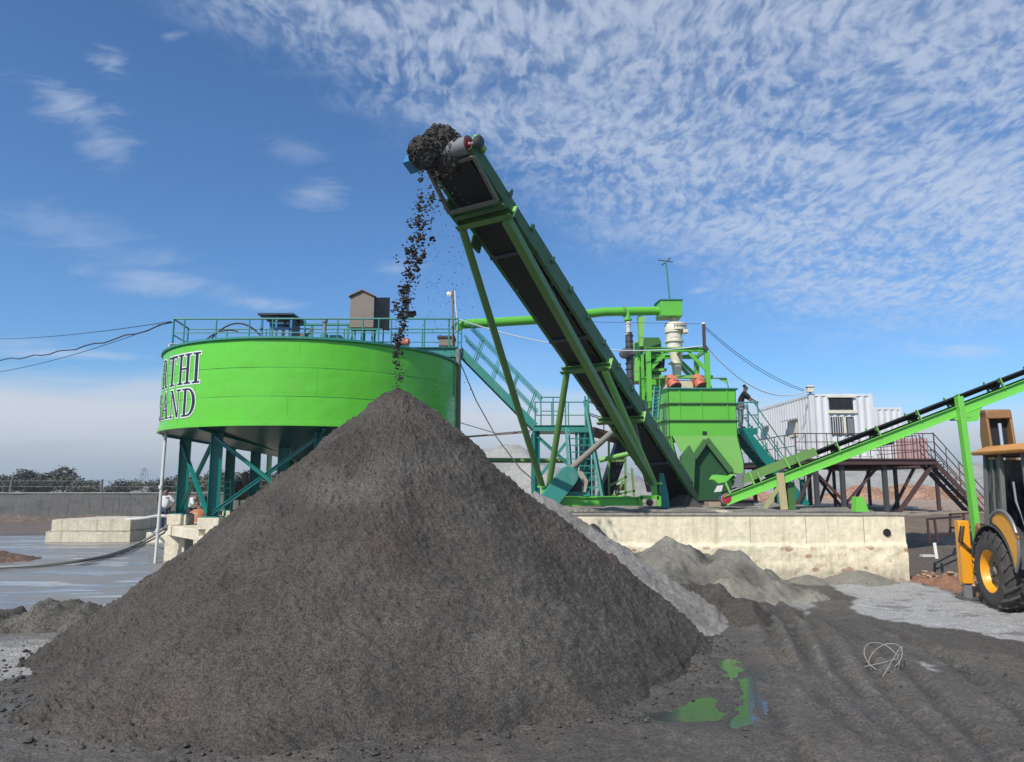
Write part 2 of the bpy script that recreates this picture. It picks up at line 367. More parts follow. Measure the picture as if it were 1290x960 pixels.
# ------------------------------------------------------------------ ground
def gpoly(pts, z=0.0): return [tuple(G(px, py, z)[:2]) for px, py in pts]
PUDDLE = gpoly([(795, 904), (850, 893), (872, 879), (902, 876), (908, 905), (870, 910)]); PUDDLE2 = gpoly([(918, 918), (935, 880), (938, 850), (952, 846), (952, 880), (950, 916)]); PUDDLE3 = gpoly([(905, 830), (925, 826), (935, 845), (920, 856)])
SLURRY = [(-45, 12.9), (-9.8, 13.1), (-8.3, 13.9), (-6.8, 14.2), (-4.6, 15.2), (-3.5, 18), (-4.2, 33), (-12, 33.5), (-45, 34)]
GREYP = gpoly([(1040, 735), (1066, 755), (1082, 774), (1115, 785), (1156, 791), (1188, 795), (1232, 800), (1287, 812), (1400, 850), (1420, 800), (1290, 775), (1262, 767), (1217, 758), (1188, 744), (1141, 729), (1103, 735)])
GREY2 = gpoly([(940, 742), (984, 748), (1010, 747), (1038, 758), (1016, 775), (990, 762), (960, 758)])
GREY3 = gpoly([(1150, 832), (1172, 838), (1184, 850), (1160, 848)]); GREY4 = gpoly([(1195, 862), (1216, 868), (1220, 876), (1200, 872)])
GREYL = gpoly([(-80, 808), (60, 806), (75, 825), (50, 850), (-60, 874)])
GREYL2 = gpoly([(-60, 795), (95, 800), (60, 812), (-60, 825)])
REDP = [(9.3, 17.9), (9.5, 15.0), (10.6, 14.2), (13.6, 14.0), (14.2, 18.6), (11, 18.9), (9.3, 18.5)]
TRK = [(G(965, 755), G(1110, 935)), (G(1035, 780), G(1200, 945)), (G(985, 780), G(1040, 880)), (G(1130, 800), G(1290, 900)), (G(935, 755), G(1072, 925)), (G(1000, 768), G(1150, 945)), (G(1075, 800), G(1260, 945)), (G(900, 830), G(1010, 960))]
def seg_d(x, y, a, b, wob=0.0):
    ex, ey = b.x-a.x, b.y-a.y; L = math.hypot(ex, ey); t = ((x-a.x)*ex+(y-a.y)*ey)/L
    return ((x-a.x)*ey-(y-a.y)*ex)/L+wob*np.sin(t*0.9), t, L
def ground_h(x, y):
    h = 0.028+0.035*fbm(x*0.45, y*0.45, 1.5, 3)+0.030*fbm(x*2.3, y*2.3, 4.2, 4)+0.016*fbm(x*8, y*8, 2.2, 3)+0.02*np.maximum(fbm(x*5, y*5, 12.2, 3)-.12, 0)*2
    near = np.exp(-((y-7.0)/1.6)**2); h += near*0.05*np.maximum(fbm(x*3.2, y*3.2, 8.8, 4), -0.1)
    for a, b in TRK:
        d, t, L = seg_d(x, y, a, b, 0.1); k = sstep(-1.5, 0.3, t)*(1-sstep(L-0.3, L+1.2, t))
        h += k*(-0.042*np.exp(-(d/0.075)**2)+0.020*np.exp(-((np.abs(d)-0.17)/0.07)**2)+0.013*np.sin(t*34+np.abs(d)*22)*np.exp(-(d/0.2)**4))
    s = polysd(x, y, PUDDLE)+0.13*fbm(x*6, y*6, 3.3, 4)
    h = h*(1-sstep(-0.25, 0.03, s)*0.85)-0.04*sstep(-0.03, 0.06, s)
    for Q_ in (PUDDLE2, PUDDLE3):
        s = polysd(x, y, Q_)+0.11*fbm(x*7, y*7, 3.9, 4); h = h*(1-sstep(-0.25, 0.03, s)*0.85)-0.04*sstep(-0.03, 0.06, s)
    mx = np.maximum(np.maximum(polysd(x, y, PUDDLE), polysd(x, y, PUDDLE2)), polysd(x, y, PUDDLE3))
    h = np.where((mx < -0.12) & (x > .5) & (x < 4) & (y < 11) & (y > 6.5), np.maximum(h, 0.006), h)
    s = polysd(x, y, SLURRY)+0.25*fbm(x*0.8, y*0.8, 5.3, 3); h = h*(1-sstep(-0.6, 0.1, s))-0.08*sstep(-0.1, 0.5, s)
    rise = sstep(19.5, 25.5, y)*sstep(9.3, 9.9, x)*1.28; rise = np.maximum(rise, sstep(26, 29, y)*sstep(-7, -3, x)*1.28)
    rise = rise-0.35*np.exp(-(((y-20.2)/1.2)**2))*sstep(9.3, 10.0, x)+rise*0.10*fbm(x*.7, y*.7, 6.1, 4)
    h = h+rise
    h = h+sstep(9.3, 9.8, x)*sstep(18.6, 17.6, y)*sstep(13.6, 14.4, y)*sstep(14.5, 13, x)*0.16*(0.6+fbm(x*2.2, y*2.2, 9.1, 4)*1.6)
    far = sstep(36, 60, y); h = h*(1-far)+far*(np.where(x > -8, 1.28, 0.0)*sstep(-20, -4, x)+0.25*fbm(x*.05, y*.05, 2.1, 3))
    return h
def axis(pts):
    out = []
    for a, b, st in pts: out += list(np.arange(a, b-1e-6, st))
    return np.array(out)
gx = axis([(-2400, -400, 500), (-400, -60, 40), (-60, -22, 3), (-22, -11, 0.35), (-11, -7, 0.09), (-7, 8.4, 0.045), (8.4, 14, 0.08), (14, 24, 0.4), (24, 60, 3), (60, 400, 30), (400, 2500, 500)])
gy = axis([(-2400, -400, 500), (-400, -20, 60), (-20, 2, 3), (2, 5.4, 0.4), (5.4, 10.5, 0.045), (10.5, 14, 0.06), (14, 19, 0.10), (19, 30, 0.25), (30, 60, 1.2), (60, 400, 20), (400, 3000, 400)])
XX, YY = np.meshgrid(gx, gy); ZZ = ground_h(XX, YY)
def ground_tint(x, y):
    n = fbm(x*0.5, y*0.5, 7.7, 4); n2 = fbm(x*3, y*3, 1.7, 4); sh = x.shape
    c = np.ones(sh+(3,))*np.array([0.084, 0.074, 0.062])
    def put(m, col): 
        nonlocal c; c = c*(1-m[..., None])+np.array(col)*m[..., None]
    put(sstep(-0.1, 0.25, n)*0.6, (0.115, 0.102, 0.086))
    put(sstep(0.05, 0.3, fbm(x*1.1, y*1.1, 3.1, 4))*0.5, (0.135, 0.115, 0.092))
    put(np.exp(-((y-7.2)/1.0)**2)*sstep(-0.1, 0.3, n2)*0.4, (0.10, 0.08, 0.064))
    w = 0.28*fbm(x*1.6, y*1.6, 5.5, 4)+0.10*fbm(x*7, y*7, 5.5, 3)
    for P, col, k in ((GREYP, (0.35, 0.345, 0.335), 1), (GREY2, (0.33, 0.32, 0.29), .8), (GREY3, (0.36, .35, .33), .9), (GREY4, (0.33, .32, .30), .8), (GREYL, (0.33, .31, .285), .95), (GREYL2, (.20, .19, .17), .7)):
        s = polysd(x, y, P)+w; put(sstep(0.0, 0.10, s)*k, col)
    s = polysd(x, y, GREYP)+w; put(sstep(0.0, 0.1, s)*sstep(0.22, 0.34, fbm(x*1.4, y*4, 2.5, 4))*0.8, (0.17, 0.16, 0.15))
    s = polysd(x, y, REDP)+w*0.7; put(sstep(-0.05, 0.12, s), (0.27, 0.14, 0.085))
    for Q_ in (PUDDLE, PUDDLE2, PUDDLE3): put(sstep(-0.45, -0.05, polysd(x, y, Q_)+0.1*fbm(x*3, y*3, 3.3, 4))*0.6, (0.06, 0.056, 0.05))
    for a, b in TRK:
        d, t, L = seg_d(x, y, a, b, 0.1); k = sstep(-1.5, 0.3, t)*(1-sstep(L-0.3, L+1.2, t))
        put(k*np.exp(-(d/0.08)**2)*0.7*sstep(-.3, .2, n2), (0.045, 0.04, 0.035)); put(k*np.exp(-((np.abs(d)-.2)/.08)**2)*0.35*sstep(-.2, .3, n2), (0.15, 0.138, 0.12))
    tr = sstep(9.2, 9.8, x)*sstep(18.0, 18.6, y+n2*.5); put(tr, (0.165, 0.125, 0.09)); put(tr*sstep(18.3, 19, y)*sstep(23.5, 21.5, y+n2)*0.75, (0.075, 0.066, 0.056))
    put(tr*sstep(25.0, 26.2, y+n2), (0.33, 0.27, 0.20)); put(sstep(27, 29, y)*sstep(-8, -2, x), (0.34, 0.24, 0.165)); put(sstep(40, 50, y)*sstep(-8, -2, x), (0.38, 0.30, 0.225))
    put(sstep(33, 35.5, y+n2)*sstep(-4, -9, x), (0.15, 0.11, 0.08))
    put(sstep(60, 90, y), (0.24, 0.205, 0.16)); return c
def groundmat():
    m, t, p, P = newmat('ground_mud')
    n2 = noise(t, P, 30, 3, 0.7); n3 = noise(t, P, 7, 5, 0.65); n4 = noise(t, P, 1.1, 4, 0.6)
    a = t.nodes.new('ShaderNodeVertexColor'); a.layer_name = 'tint'
    c = mixc(t, 1.0, a.outputs[0], mixc(t, n2.step(.28, .72), (0.6, 0.6, 0.6), (1.42, 1.41, 1.39)), 'MULTIPLY')
    c = mixc(t, 1.0, c, mixc(t, n3, (0.75, 0.75, 0.75), (1.25, 1.25, 1.25)), 'MULTIPLY')
    setc(t, p.inputs['Base Color'], c); setc(t, p.inputs['Roughness'], (n4*0.5+n3*0.5).step(0.40, 0.60)*0.5+0.40)
    p.inputs['Specular IOR Level'].default_value = 0.4
    n5 = noise(t, P, 85, 2, 0.7); bump(t, p, n2*0.8+n3*1.1+n5*0.35, 1.0, 0.026); return m
GROUND = groundmat()
g = grid_obj('ground', XX, YY, ZZ, GROUND, cols=ground_tint(XX, YY)); tag(g, kind='structure')

def slurry_mat():
    m, t, p, P = newmat('wet_slurry')
    n = noise(t, mapping(t, P, (0.35, 1.2, 1)), 0.9, 6, 0.62, 0.8); n2 = noise(t, P, 3.0, 4, 0.6)
    c = mixc(t, n.step(0.3, 0.7), (0.16, 0.155, 0.145), (0.23, 0.22, 0.20))
    c = mixc(t, noise(t, mapping(t, P, (0.3, 2.0, 1), (0, 0, R(-6))), 0.7, 5, 0.6, 0.5).step(0.57, 0.63)*0.8, c, (0.42, 0.42, 0.42))
    setc(t, p.inputs['Base Color'], c); setc(t, p.inputs['Roughness'], n.step(0.36, 0.58)*0.40+0.13)
    p.inputs['Specular IOR Level'].default_value = 0.5
    bump(t, p, n2, 0.03, 0.01); return m
def water_mat(name, col, rough=0.04):
    m, t, p, P = newmat(name); setc(t, p.inputs['Base Color'], mixc(t, noise(t, P, 2.2, 4), col, tuple(k*1.5 for k in col)))
    p.inputs['Roughness'].default_value = rough; p.inputs['Specular IOR Level'].default_value = 0.75; p.inputs['IOR'].default_value = 1.75
    bump(t, p, noise(t, mapping(t, P, (1, 2.5, 1)), 6, 4), 0.12, 0.010); return m
xs = np.linspace(-46, -3, 60); ys = np.linspace(12.2, 35, 40); X2, Y2 = np.meshgrid(xs, ys)
tag(grid_obj('slurry_water', X2, Y2, X2*0-0.005, slurry_mat()), kind='structure')
xs = np.linspace(1.0, 3.4, 20); ys = np.linspace(7.1, 10.2, 20); X2, Y2 = np.meshgrid(xs, ys)
tag(grid_obj('puddle_water', X2, Y2, X2*0-0.004, water_mat('puddle', (0.05, 0.05, 0.046))), kind='structure')

# ------------------------------------------------------------------ piles
def cone_pile(name, label, ax, ay, H, rad, mat, seed=0, na=760, nr=300, flare=0.12, tintf=None):
    th = np.linspace(0, 2*math.pi, na, endpoint=False); t = np.linspace(0, 1, nr)**0.85
    T, TH = np.meshgrid(t, th, indexing='ij')
    lob = 1+0.05*fbm(np.cos(TH)*1.6, np.sin(TH)*1.6, seed+.3, 3)
    r = T*rad*1.12*lob; x = ax+r*np.cos(TH); y = ay+r*np.sin(TH); q = r/(rad*lob)
    z = H*(1-q)+flare*H*q*q*(1-q)*-1.6
    z = np.where(q > 0.95, H*0.05*np.exp(-(q-0.95)/0.05)-0.03-H*flare*.07, z)
    z = z-np.maximum(q-0.99, 0)*1.3
    tip = 0.045; z = np.where(q < tip*2, z-H*tip*0.55*np.exp(-(q/tip)**2), z)
    amp = sstep(0.0, 0.15, q)
    # slumps run down the slope, clods everywhere
    sl_ = fbm(np.cos(TH)*2.4, np.sin(TH)*2.4, q*1.6+seed, 3)*0.20*amp*sstep(0, .5, q)+fbm(x*1.1, y*1.1, seed+5.1, 4)*0.13*amp
    fine = fbm(x*5, y*5, z*5+seed, 3)*0.032+fbm(x*14, y*14, z*14, 2)*0.018+np.maximum(vnoise(x*24, y*24, z*24)-0.05, 0)*0.045+vnoise(x*45, y*45, z*45)*0.016
    z = z+sl_+fine+0.045*fbm(x*0.8, z*4.5, seed+6.6, 3)*amp
    tn = np.ones(x.shape+(3,))*(0.97+0.24*fbm(x*0.9, z*1.9+y*.4, seed+.9, 4)+0.16*sstep(.05, .4, fbm(x*.55, z*1.3, 4.4, 3))-0.10*sstep(.1, .35, fbm(x*1.6, z*3.0, 7.4, 3))+0.10*vnoise(x*12, y*12, z*12))[..., None]
    if tintf: tn = tintf(x, y, z, tn)
    o = grid_obj(name, x.T.T, y, z, mat, cols=tn, closed=True)
    return tag(o, label, 'sand pile')
cone_pile('sand_pile', 'big cone of wet dark sand under the conveyor head', -1.88, 11.55, 3.96, 4.86, SAND, 1, 900, 380, 0.12)
cone_pile('sand_pile', 'pale dry sand pile, a light strip behind the right flank of the dark cone', 0.42, 13.15, 2.22, 3.35, PALES, 4, 300, 130)
def heap(name, label, cat, bumps, mat, res=0.07, rough=0.06, seed=0, tintf=None, pad=0.3, base=-0.25, fs=1.0):
    x0 = min(b[0]-b[3] for b in bumps)-pad; x1 = max(b[0]+b[3] for b in bumps)+pad
    y0 = min(b[1]-b[4] for b in bumps)-pad; y1 = max(b[1]+b[4] for b in bumps)+pad
    x, y = np.meshgrid(np.arange(x0, x1, res), np.arange(y0, y1, res))
    wx = x+rough*3*fbm(x*1.5*fs, y*1.5*fs, seed, 3); wy = y+rough*3*fbm(x*1.5*fs, y*1.5*fs, seed+7, 3)
    z = np.full(x.shape, base)
    for bx, by, h, rx, ry in bumps:
        d = np.sqrt(((wx-bx)/rx)**2+((wy-by)/ry)**2+0.012); z = np.maximum(z, base+(h-base)*np.clip(1.05-d, -0.2, 1))
    z = z+rough*fbm(x*2.5*fs, y*2.5*fs, seed+3, 4)+rough*0.4*fbm(x*9*fs, y*9*fs, seed+5, 3)
    tn = np.ones(x.shape+(3,))*(1+0.25*fbm(x*1.1*fs, y*1.1*fs, seed+9, 4))[..., None]
    if tintf: tn = tintf(x, y, z, tn)
    return tag(grid_obj(name, x, y, z, mat, cols=tn), label, cat)
TANS = sandmat('tan_sand', (0.22, 0.205, 0.165), (0.17, 0.16, 0.14), gs=45, bst=0.8, bd=0.02, tint=True, gc=.35)
def tan_t(x, y, z, tn):
    k = sstep(0.0, 0.35, fbm(x*1.2, y*1.2, 8.4, 4))[..., None]; return tn*(1-k*0.5)
heap('sand_heap', 'broad tan and grey sand heap lying against the cream wall', 'sand heap', [(3.5, 16.2, 1.22, 2.3, 2.2), (2.0, 16.6, 1.25, 2.0, 2.0), (4.6, 15.8, 0.98, 1.9, 2.0), (5.4, 15.4, 0.45, 1.5, 1.6)], TANS, 0.04, 0.10, 2, tan_t, fs=1.5)
heap('sand_heap', 'small dark sand cone on top of the tan heap at the cream wall', 'sand heap', [(1.9, 16.9, 1.50, 0.95, 0.9)], SAND, 0.04, 0.03, 5, base=0.2)
heap('mud_heap', 'dark wet mud lump right of the pale strip of sand', 'mud heap', [(3.75, 13.6, 0.62, 0.9, 1.1), (4.1, 12.7, 0.42, 0.8, 1.2), (3.5, 14.2, 0.5, .9, .8)], SAND, 0.035, 0.14, 8)
heap('mud_heap', 'dark clods heaped between the pale strip and the tan heap', 'mud heap', [(2.75, 14.3, 0.62, 0.4, 0.6), (2.3, 14.9, 0.5, .5, .6)], SAND, 0.035, 0.12, 9)
heap('sand_heap', 'low grey sand fan at the foot of the rough masonry band', 'sand heap', [(8.1, 17.4, 0.36, 1.6, 1.0), (6.9, 17.4, 0.22, 1.4, 1.0)], TANS, 0.05, 0.06, 11)
heap('mud_bank', 'grey brown mud bank between the slurry pool and the big cone at left', 'mud bank', [(-7.4, 12.2, 0.48, 2.4, 1.3), (-8.9, 11.9, 0.42, 2.2, 1.2), (-10.8, 12.0, 0.30, 2.4, 1.1), (-6.3, 12.9, .36, 1.6, 1.1), (-13.5, 12.2, .3, 3, 1.1)], sandmat('mud_bank', (0.060, 0.054, 0.046), (0.115, 0.105, 0.09), gs=30, tint=True), 0.045, 0.17, 13)
heap('soil_heap', 'low reddish brown soil patch in the slurry pool', 'soil heap', [(-16.4, 22.8, 0.30, 2.6, 1.7), (-18.5, 21.5, 0.24, 3, 2.0)], sandmat('brown_soil', (0.16, 0.09, 0.06), (0.11, 0.08, 0.065), gs=12, tint=True), 0.12, 0.10, 15)
# spoil and soil beyond the plant
def far_t(x, y, z, tn): return tn**0.5*(0.95+0.15*fbm(x*.15, y*.15, 2, 3)[..., None])
heap('spoil_heap', 'long grey spoil heap beyond the cabin deck', 'spoil heap', [(50, 108, 5.6, 20, 16), (62, 110, 5.2, 18, 16), (72, 112, 6.0, 20, 18), (86, 116, 4.6, 18, 16), (38, 104, 4.0, 14, 12), (60, 104, 4.4, 12, 12)], GREYH, 0.9, 0.7, 21, far_t, 3, 0.6, 0.16)
heap('spoil_heap', 'pale grey spoil heap seen between the tank and the legs of the long conveyor', 'spoil heap', [(-1.5, 74, 6.8, 14, 9), (8, 78, 4.4, 12, 9), (-12, 80, 2.6, 9, 8)], GREYH, 0.6, 0.5, 23, far_t, 3, 0.6, 0.2)
heap('spoil_heap', 'tan spoil heap behind the stair of the green bin', 'spoil heap', [(24.5, 66, 3.4, 8, 6), (18, 64, 2.6, 7, 5)], GREYH, 0.4, 0.4, 25, far_t, 2, 0.8, 0.25)
heap('soil_mound', 'orange soil mound seen under the rusty deck', 'soil mound', [(28.5, 52, 2.5, 5.5, 4.5), (24.5, 51, 2.3, 5, 4), (33.5, 54, 1.75, 6, 5)], REDSOIL, 0.18, 0.22, 27, far_t, 1, 0.9, 0.4)
heap('soil_mound', 'orange soil mound seen behind the wooden prop of the right conveyor', 'soil mound', [(11.8, 38, 2.15, 2.6, 2.4), (13.4, 38.6, 1.95, 2.6, 2.2)], REDSOIL, 0.1, 0.14, 29, None, 1, 1.0, 0.5)

# loose clods and stones
ICO = None
def rocks(name, label, cat, spots, mat, seed=1, kind='stuff', flat=0.8):
    global ICO
    if ICO is None:
        bm = bmesh.new(); bmesh.ops.create_icosphere(bm, subdivisions=1, radius=1); bm.verts.ensure_lookup_table()
        ICO = ([v.co.copy() for v in bm.verts], [tuple(v.index for v in f.verts) for f in bm.faces]); bm.free()
    rr = random.Random(seed); b = MB()
    for x, y, z, s in spots:
        q = Matrix.Rotation(rr.uniform(0, 6.28), 3, 'Z') @ Matrix.Rotation(rr.uniform(0, 6.28), 3, 'X'); e = Vector((rr.uniform(.7, 1.3), rr.uniform(.7, 1.3), rr.uniform(.6, 1.0)*flat))
        b.add([Vector((x, y, z))+(q @ (v*rr.uniform(.75, 1.2)))*s*1.0*e for v in ICO[0]], ICO[1])
    return tag(b.build(name, mat, angle=60), label, cat, kind=kind)
rr = random.Random(5); sp_ = []
for i in range(800):
    a = rr.uniform(R(195), R(375)); rad = 4.85+rr.gauss(0.12, 0.22); x, y = -1.92+rad*math.cos(a), 11.55+rad*math.sin(a); s = abs(rr.gauss(0, 0.013))+0.006
    if y < 12.5: sp_.append((x, y, 0.05, s))
xs = np.array([s[0] for s in sp_]); ys = np.array([s[1] for s in sp_]); hs = ground_h(xs, ys)
rocks('clods', 'loose dark sand clods strewn along the foot of the big cone', 'clods', [(s[0], s[1], h+s[3]*.4, s[3]) for s, h in zip(sp_, hs)], SANDC, 2)
sp_ = [(rr.uniform(-9, 7), rr.uniform(6.4, 11), 0, abs(rr.gauss(0, 0.010))+0.004) for _ in range(900)]
xs = np.array([s[0] for s in sp_]); ys = np.array([s[1] for s in sp_]); hs = ground_h(xs, ys)
rocks('pebbles', 'small pebbles strewn over the muddy foreground', 'pebbles', [(s[0], s[1], h+s[3]*.3, s[3]) for s, h in zip(sp_, hs)], SANDC, 3)
sp_ = [(rr.uniform(9.9, 13.3), rr.uniform(14.5, 18), 0, abs(rr.gauss(0, 0.035))+0.02) for _ in range(900)]+[(rr.uniform(11.0, 13.2), rr.gauss(17.4, .3), 0, rr.uniform(.08, .19)) for _ in range(34)]
xs = np.array([s[0] for s in sp_]); ys = np.array([s[1] for s in sp_]); hs = ground_h(xs, ys)
rocks('rubble', 'pale and red brown rubble between the wall end and the digger', 'rubble', [(s[0], s[1], h+s[3]*.4, s[3]) for s, h in zip(sp_, hs)], sandmat('rubble', (0.30, 0.19, 0.13), (0.42, 0.32, 0.24), gs=3), 4)

# ------------------------------------------------------------------ concrete platform with its wall
pf = thing('concrete_platform', 'cream concrete platform whose front wall has a rough masonry foot and a round drain hole', 'concrete platform', (4.5, 17.6, 0))
wx0, wx1, wy = -1.5, 9.52, 17.6; ZT = 1.62
x, z = np.meshgrid(np.arange(wx0, wx1+.001, 0.04), np.arange(-0.3, ZT+.001, 0.04))
band = sstep(0.92, 0.84, z+0.06*fbm(x*1.5, z*1.5, 3, 3))
y = wy-0.05*band-band*0.03*fbm(x*4, z*6, 4, 4)+0.006*fbm(x*3, z*3, 9, 3)
grid_obj('front_wall', x, y, z, WALLM, pf)
y2, z2 = np.meshgrid(np.arange(17.6, 26, 0.1), np.arange(-0.3, ZT+.001, 0.08))
grid_obj('end_wall', wx1-0.02+0.03*fbm(y2*3, z2*4, 5, 4)-0.0*y2, y2, z2, WALLM, pf)
MB().span((wx0, 17.66, ZT-0.25), (wx1-0.05, 27, ZT-0.004)).build('slab', CONC, pf)
mb = MB(); mb.span((wx0, 17.575, ZT-0.05), (wx1+.02, 17.68, ZT+0.02)); mb.build('coping', concrete('grey_coping', (0.34, 0.31, 0.26), (0.2, 0.18, 0.15)), pf, 0.008)
MB().lathe((9.05, 17.50, 1.17), (0, 1, 0), [(0.065, 0.085), (0.10, 0.095), (0.18, 0.085)], 20).build('drain_hole', DARK, pf)
JN = concrete('joint', (0.34, 0.30, 0.23), (0.15, 0.13, 0.10))
for xj in (5.75, 7.1, 8.5): MB().span((xj-0.004, 17.592, 0.9), (xj+0.004, 17.62, ZT-.05)).build('wall_joint', JN, pf)
x, y = np.meshgrid(np.arange(-1, 9.45, 0.06), np.arange(17.62, 27.0, 0.07))
z = ZT+0.035+0.10*fbm(x*1.1, y*1.1, 3.3, 4)+0.10*np.exp(-((x-1.5)/2.0)**2)*np.exp(-((y-18)/.7)**2)
z = np.where(y < 17.75, np.minimum(z, ZT+0.04), z); sd = sandmat('platform_dirt', (0.17, 0.155, 0.13), (0.30, 0.275, 0.235), gs=25)
tag(grid_obj('spilled_sand', x, y, z, sd), 'grey spilled sand lying over the top of the concrete platform', 'sand', kind='stuff')
heap('sand_heap', 'small dark sand heap on the platform under the foot of the long conveyor', 'sand heap', [(5.0, 21.3, 2.12, 0.75, 0.7)], SAND, 0.05, 0.04, 33, base=1.5)

# ------------------------------------------------------------------ far left: block, boundary wall, trees, pylon
t = thing('settling_block', 'low limewashed masonry block standing in the slurry at left', 'masonry block', (-17.5, 31.8, 0))
def rough_box(name, x0, x1, y0, y1, z0, z1, mat, par, amp=0.04, st=0.12):
    X1, Z1 = np.meshgrid(np.linspace(x0, x1, int((x1-x0)/st)+2), np.linspace(z0, z1, int((z1-z0)/st)+2)); Y1 = y0+amp*fbm(X1*2.2, Z1*3, 3, 4)
    grid_obj(name+'_front', X1, Y1, Z1, mat, par)
    Ya, Za = np.meshgrid(np.linspace(y0, y1, int((y1-y0)/st)+2), np.linspace(z0, z1, int((z1-z0)/st)+2)); grid_obj(name+'_side', x1+amp*fbm(Ya*2.2, Za*3, 5, 4)-amp*.3, Ya, Za, mat, par)
    Xb, Yb = np.meshgrid(np.linspace(x0, x1, 30), np.linspace(y0, y1, 30)); grid_obj(name+'_top', Xb, Yb, z1+amp*.7*fbm(Xb*2, Yb*2, 6, 3)+0*Xb, mat, par)
rough_box('lower_course', -19.2, -15.72, 30.0, 33.6, -0.1, 0.42, BLOCKM, t); rough_box('upper_course', -19.05, -15.8, 30.12, 33.5, 0.44, 0.88, BLOCKM, t)
w = thing('boundary_wall', 'long grey block boundary wall with wire posts in the far left', 'boundary wall', (-35, 50, 0))
X1, Z1 = np.meshgrid(np.linspace(-75, -16, 500), np.linspace(-0.5, 1.74, 24)); grid_obj('wall_face', X1, 50+0.05*fbm(X1*.8, Z1*2, 4, 4), Z1+0.03*fbm(X1*.3, X1*0, 2, 2)*(Z1 > 1.6), BOUND, w)
MB().span((-75, 50.05, -0.5), (-16, 50.3, 1.70)).build('wall_back', BOUND, w)
MB().span((-75, 49.94, 1.742), (-16, 50.32, 1.82)).build('wall_cap', concrete('pale_cap', (0.30, 0.29, 0.27), (0.18, .17, .16)), w)
for i in range(7):
    xx = -60+i*6.3; MB().span((xx-.06, 50.1, 1.82), (xx+.06, 50.22, 2.7)).build('wire_post', BOUND, w)
for zz in (2.2, 2.6): MB().tube([(-75, 50.16, zz), (-16, 50.16, zz)], 0.012, 4).build('fence_wire', GREY, w)
heap('earth_bank', 'brown earth bank along the foot of the boundary wall', 'earth bank', [(-55+i*7, 48.2, 0.42, 9, 2.6) for i in range(6)], sandmat('earth_bank', (0.13, 0.10, 0.075), (0.17, 0.13, 0.095), gs=6, tint=True), 0.35, 0.14, 41, None, 1, -0.3, .5)

def leafmat(name, c1, c2):
    m, t, p, P = newmat(name); n = noise(t, P, 0.9, 4, 0.6); setc(t, p.inputs['Base Color'], mixc(t, n.step(0.3, 0.7), c1, c2)); p.inputs['Roughness'].default_value = 0.8; p.inputs['Specular IOR Level'].default_value = 0.2; return m
LEAF1 = leafmat('dusty_dark_foliage', (0.048, 0.055, 0.038), (0.075, 0.08, 0.055)); LEAF2 = leafmat('dusty_olive_foliage', (0.075, 0.080, 0.050), (0.11, 0.11, 0.07))
BARK = paint('bark', (0.09, 0.075, 0.06), 0.9, 0.3)
def make_tree(seed, h, wdt, mat, label):
    rt = random.Random(seed); root = thing('tree', label, 'tree', (0, 0, 0), 'trees beyond the boundary wall')
    b = MB(); b.tube([(0, 0, -0.3), (0.06, 0.03, h*0.25), (0.0, 0.1, h*0.5)], [h*.035, h*.026, h*.015], 7); lobes = []
    for k in range(9):
        a = rt.uniform(0, 6.28); rd = rt.uniform(0.15, 0.7)*wdt/2; c = Vector((math.cos(a)*rd, math.sin(a)*rd, h*rt.uniform(0.38, 0.82))); lobes.append((c, rt.uniform(0.16, 0.27)*min(h, wdt)))
        b.tube([(0, 0, h*0.22), (c.x*.5, c.y*.5, c.z*.7), c], [h*.016, h*.010, h*.004], 5)
    b.build('trunk', BARK, root)
    f = MB()
    for c, r_ in lobes:
        for i in range(190):
            d = Vector((rt.gauss(0, 1), rt.gauss(0, 1), rt.gauss(0, .8))).normalized()*r_*rt.uniform(0.45, 1.12); p = c+d; s = rt.uniform(.05, .11)*h*.33
            n_ = (d.normalized()+Vector((rt.gauss(0, .5), rt.gauss(0, .5), rt.gauss(0, .5)))).normalized(); _, sd_, up_ = frame(n_)
            f.add([p-sd_*s-up_*s*.6, p+sd_*s-up_*s*.6, p+sd_*s*.6+up_*s, p-sd_*s*.6+up_*s*.8], [(0, 1, 2, 3)])
    f.build('crown', mat, root, angle=None); return root
tp = [make_tree(11, 7.4, 8.5, LEAF1, 'tallest dark tree above the boundary wall at far left'), make_tree(12, 5.2, 8.0, LEAF2, 'dusty olive bushy tree'), make_tree(13, 4.6, 6.4, LEAF1, 'low dark bushy tree')]
#  photo bearing, distance, prototype, size, label
TR = [(60, 118, 0, .94, None), (10, 112, 1, .95, 'olive tree left of the tallest tree above the boundary wall'), (36, 104, 2, .95, 'low dark tree just left of the tallest tree'),
      (85, 110, 1, 1.0, 'broad olive tree right of the tallest tree'), (108, 120, 2, .78, 'small dark tree between the two thin posts on the boundary wall'), (133, 116, 1, .62, 'low olive bush beyond the wall, halfway to the white pole'),
      (160, 112, 2, .92, 'round dark bush near the right end of the visible tree row'), (186, 108, 1, .80, 'olive bush just left of the white pole'),
      (212, 104, 2, .98, 'dark tree behind the person in a white shirt'), (243, 98, 1, 1.0, 'olive tree seen between the two front columns of the tank'),
      (272, 100, 2, 1.25, 'tall dark tree seen beside the middle front column of the tank'), (300, 96, 1, 1.15, 'olive tree above the green pump set under the tank'),
      (335, 96, 2, 1.2, 'dark tree seen between the inner tank columns'), (-25, 108, 1, 1.1, 'olive tree at the left edge of the photo')]
first = set()
for px, Y, k, s, lab in TR:
    if k in first: o = copy_tree(tp[k])
    else: o = tp[k]; first.add(k)
    o.location = (W(px, 611, Y).x, Y, 0.0); o.scale = (s*1.3, s*1.1, s*0.80); o.rotation_euler.z = px*0.37
    o['label'] = lab or o['label']
p = W(181, 611, 260); t = thing('power_pylon', 'faint lattice power pylon on the horizon left of the white pole', 'pylon', (p.x, 260, 0))
mb = MB()
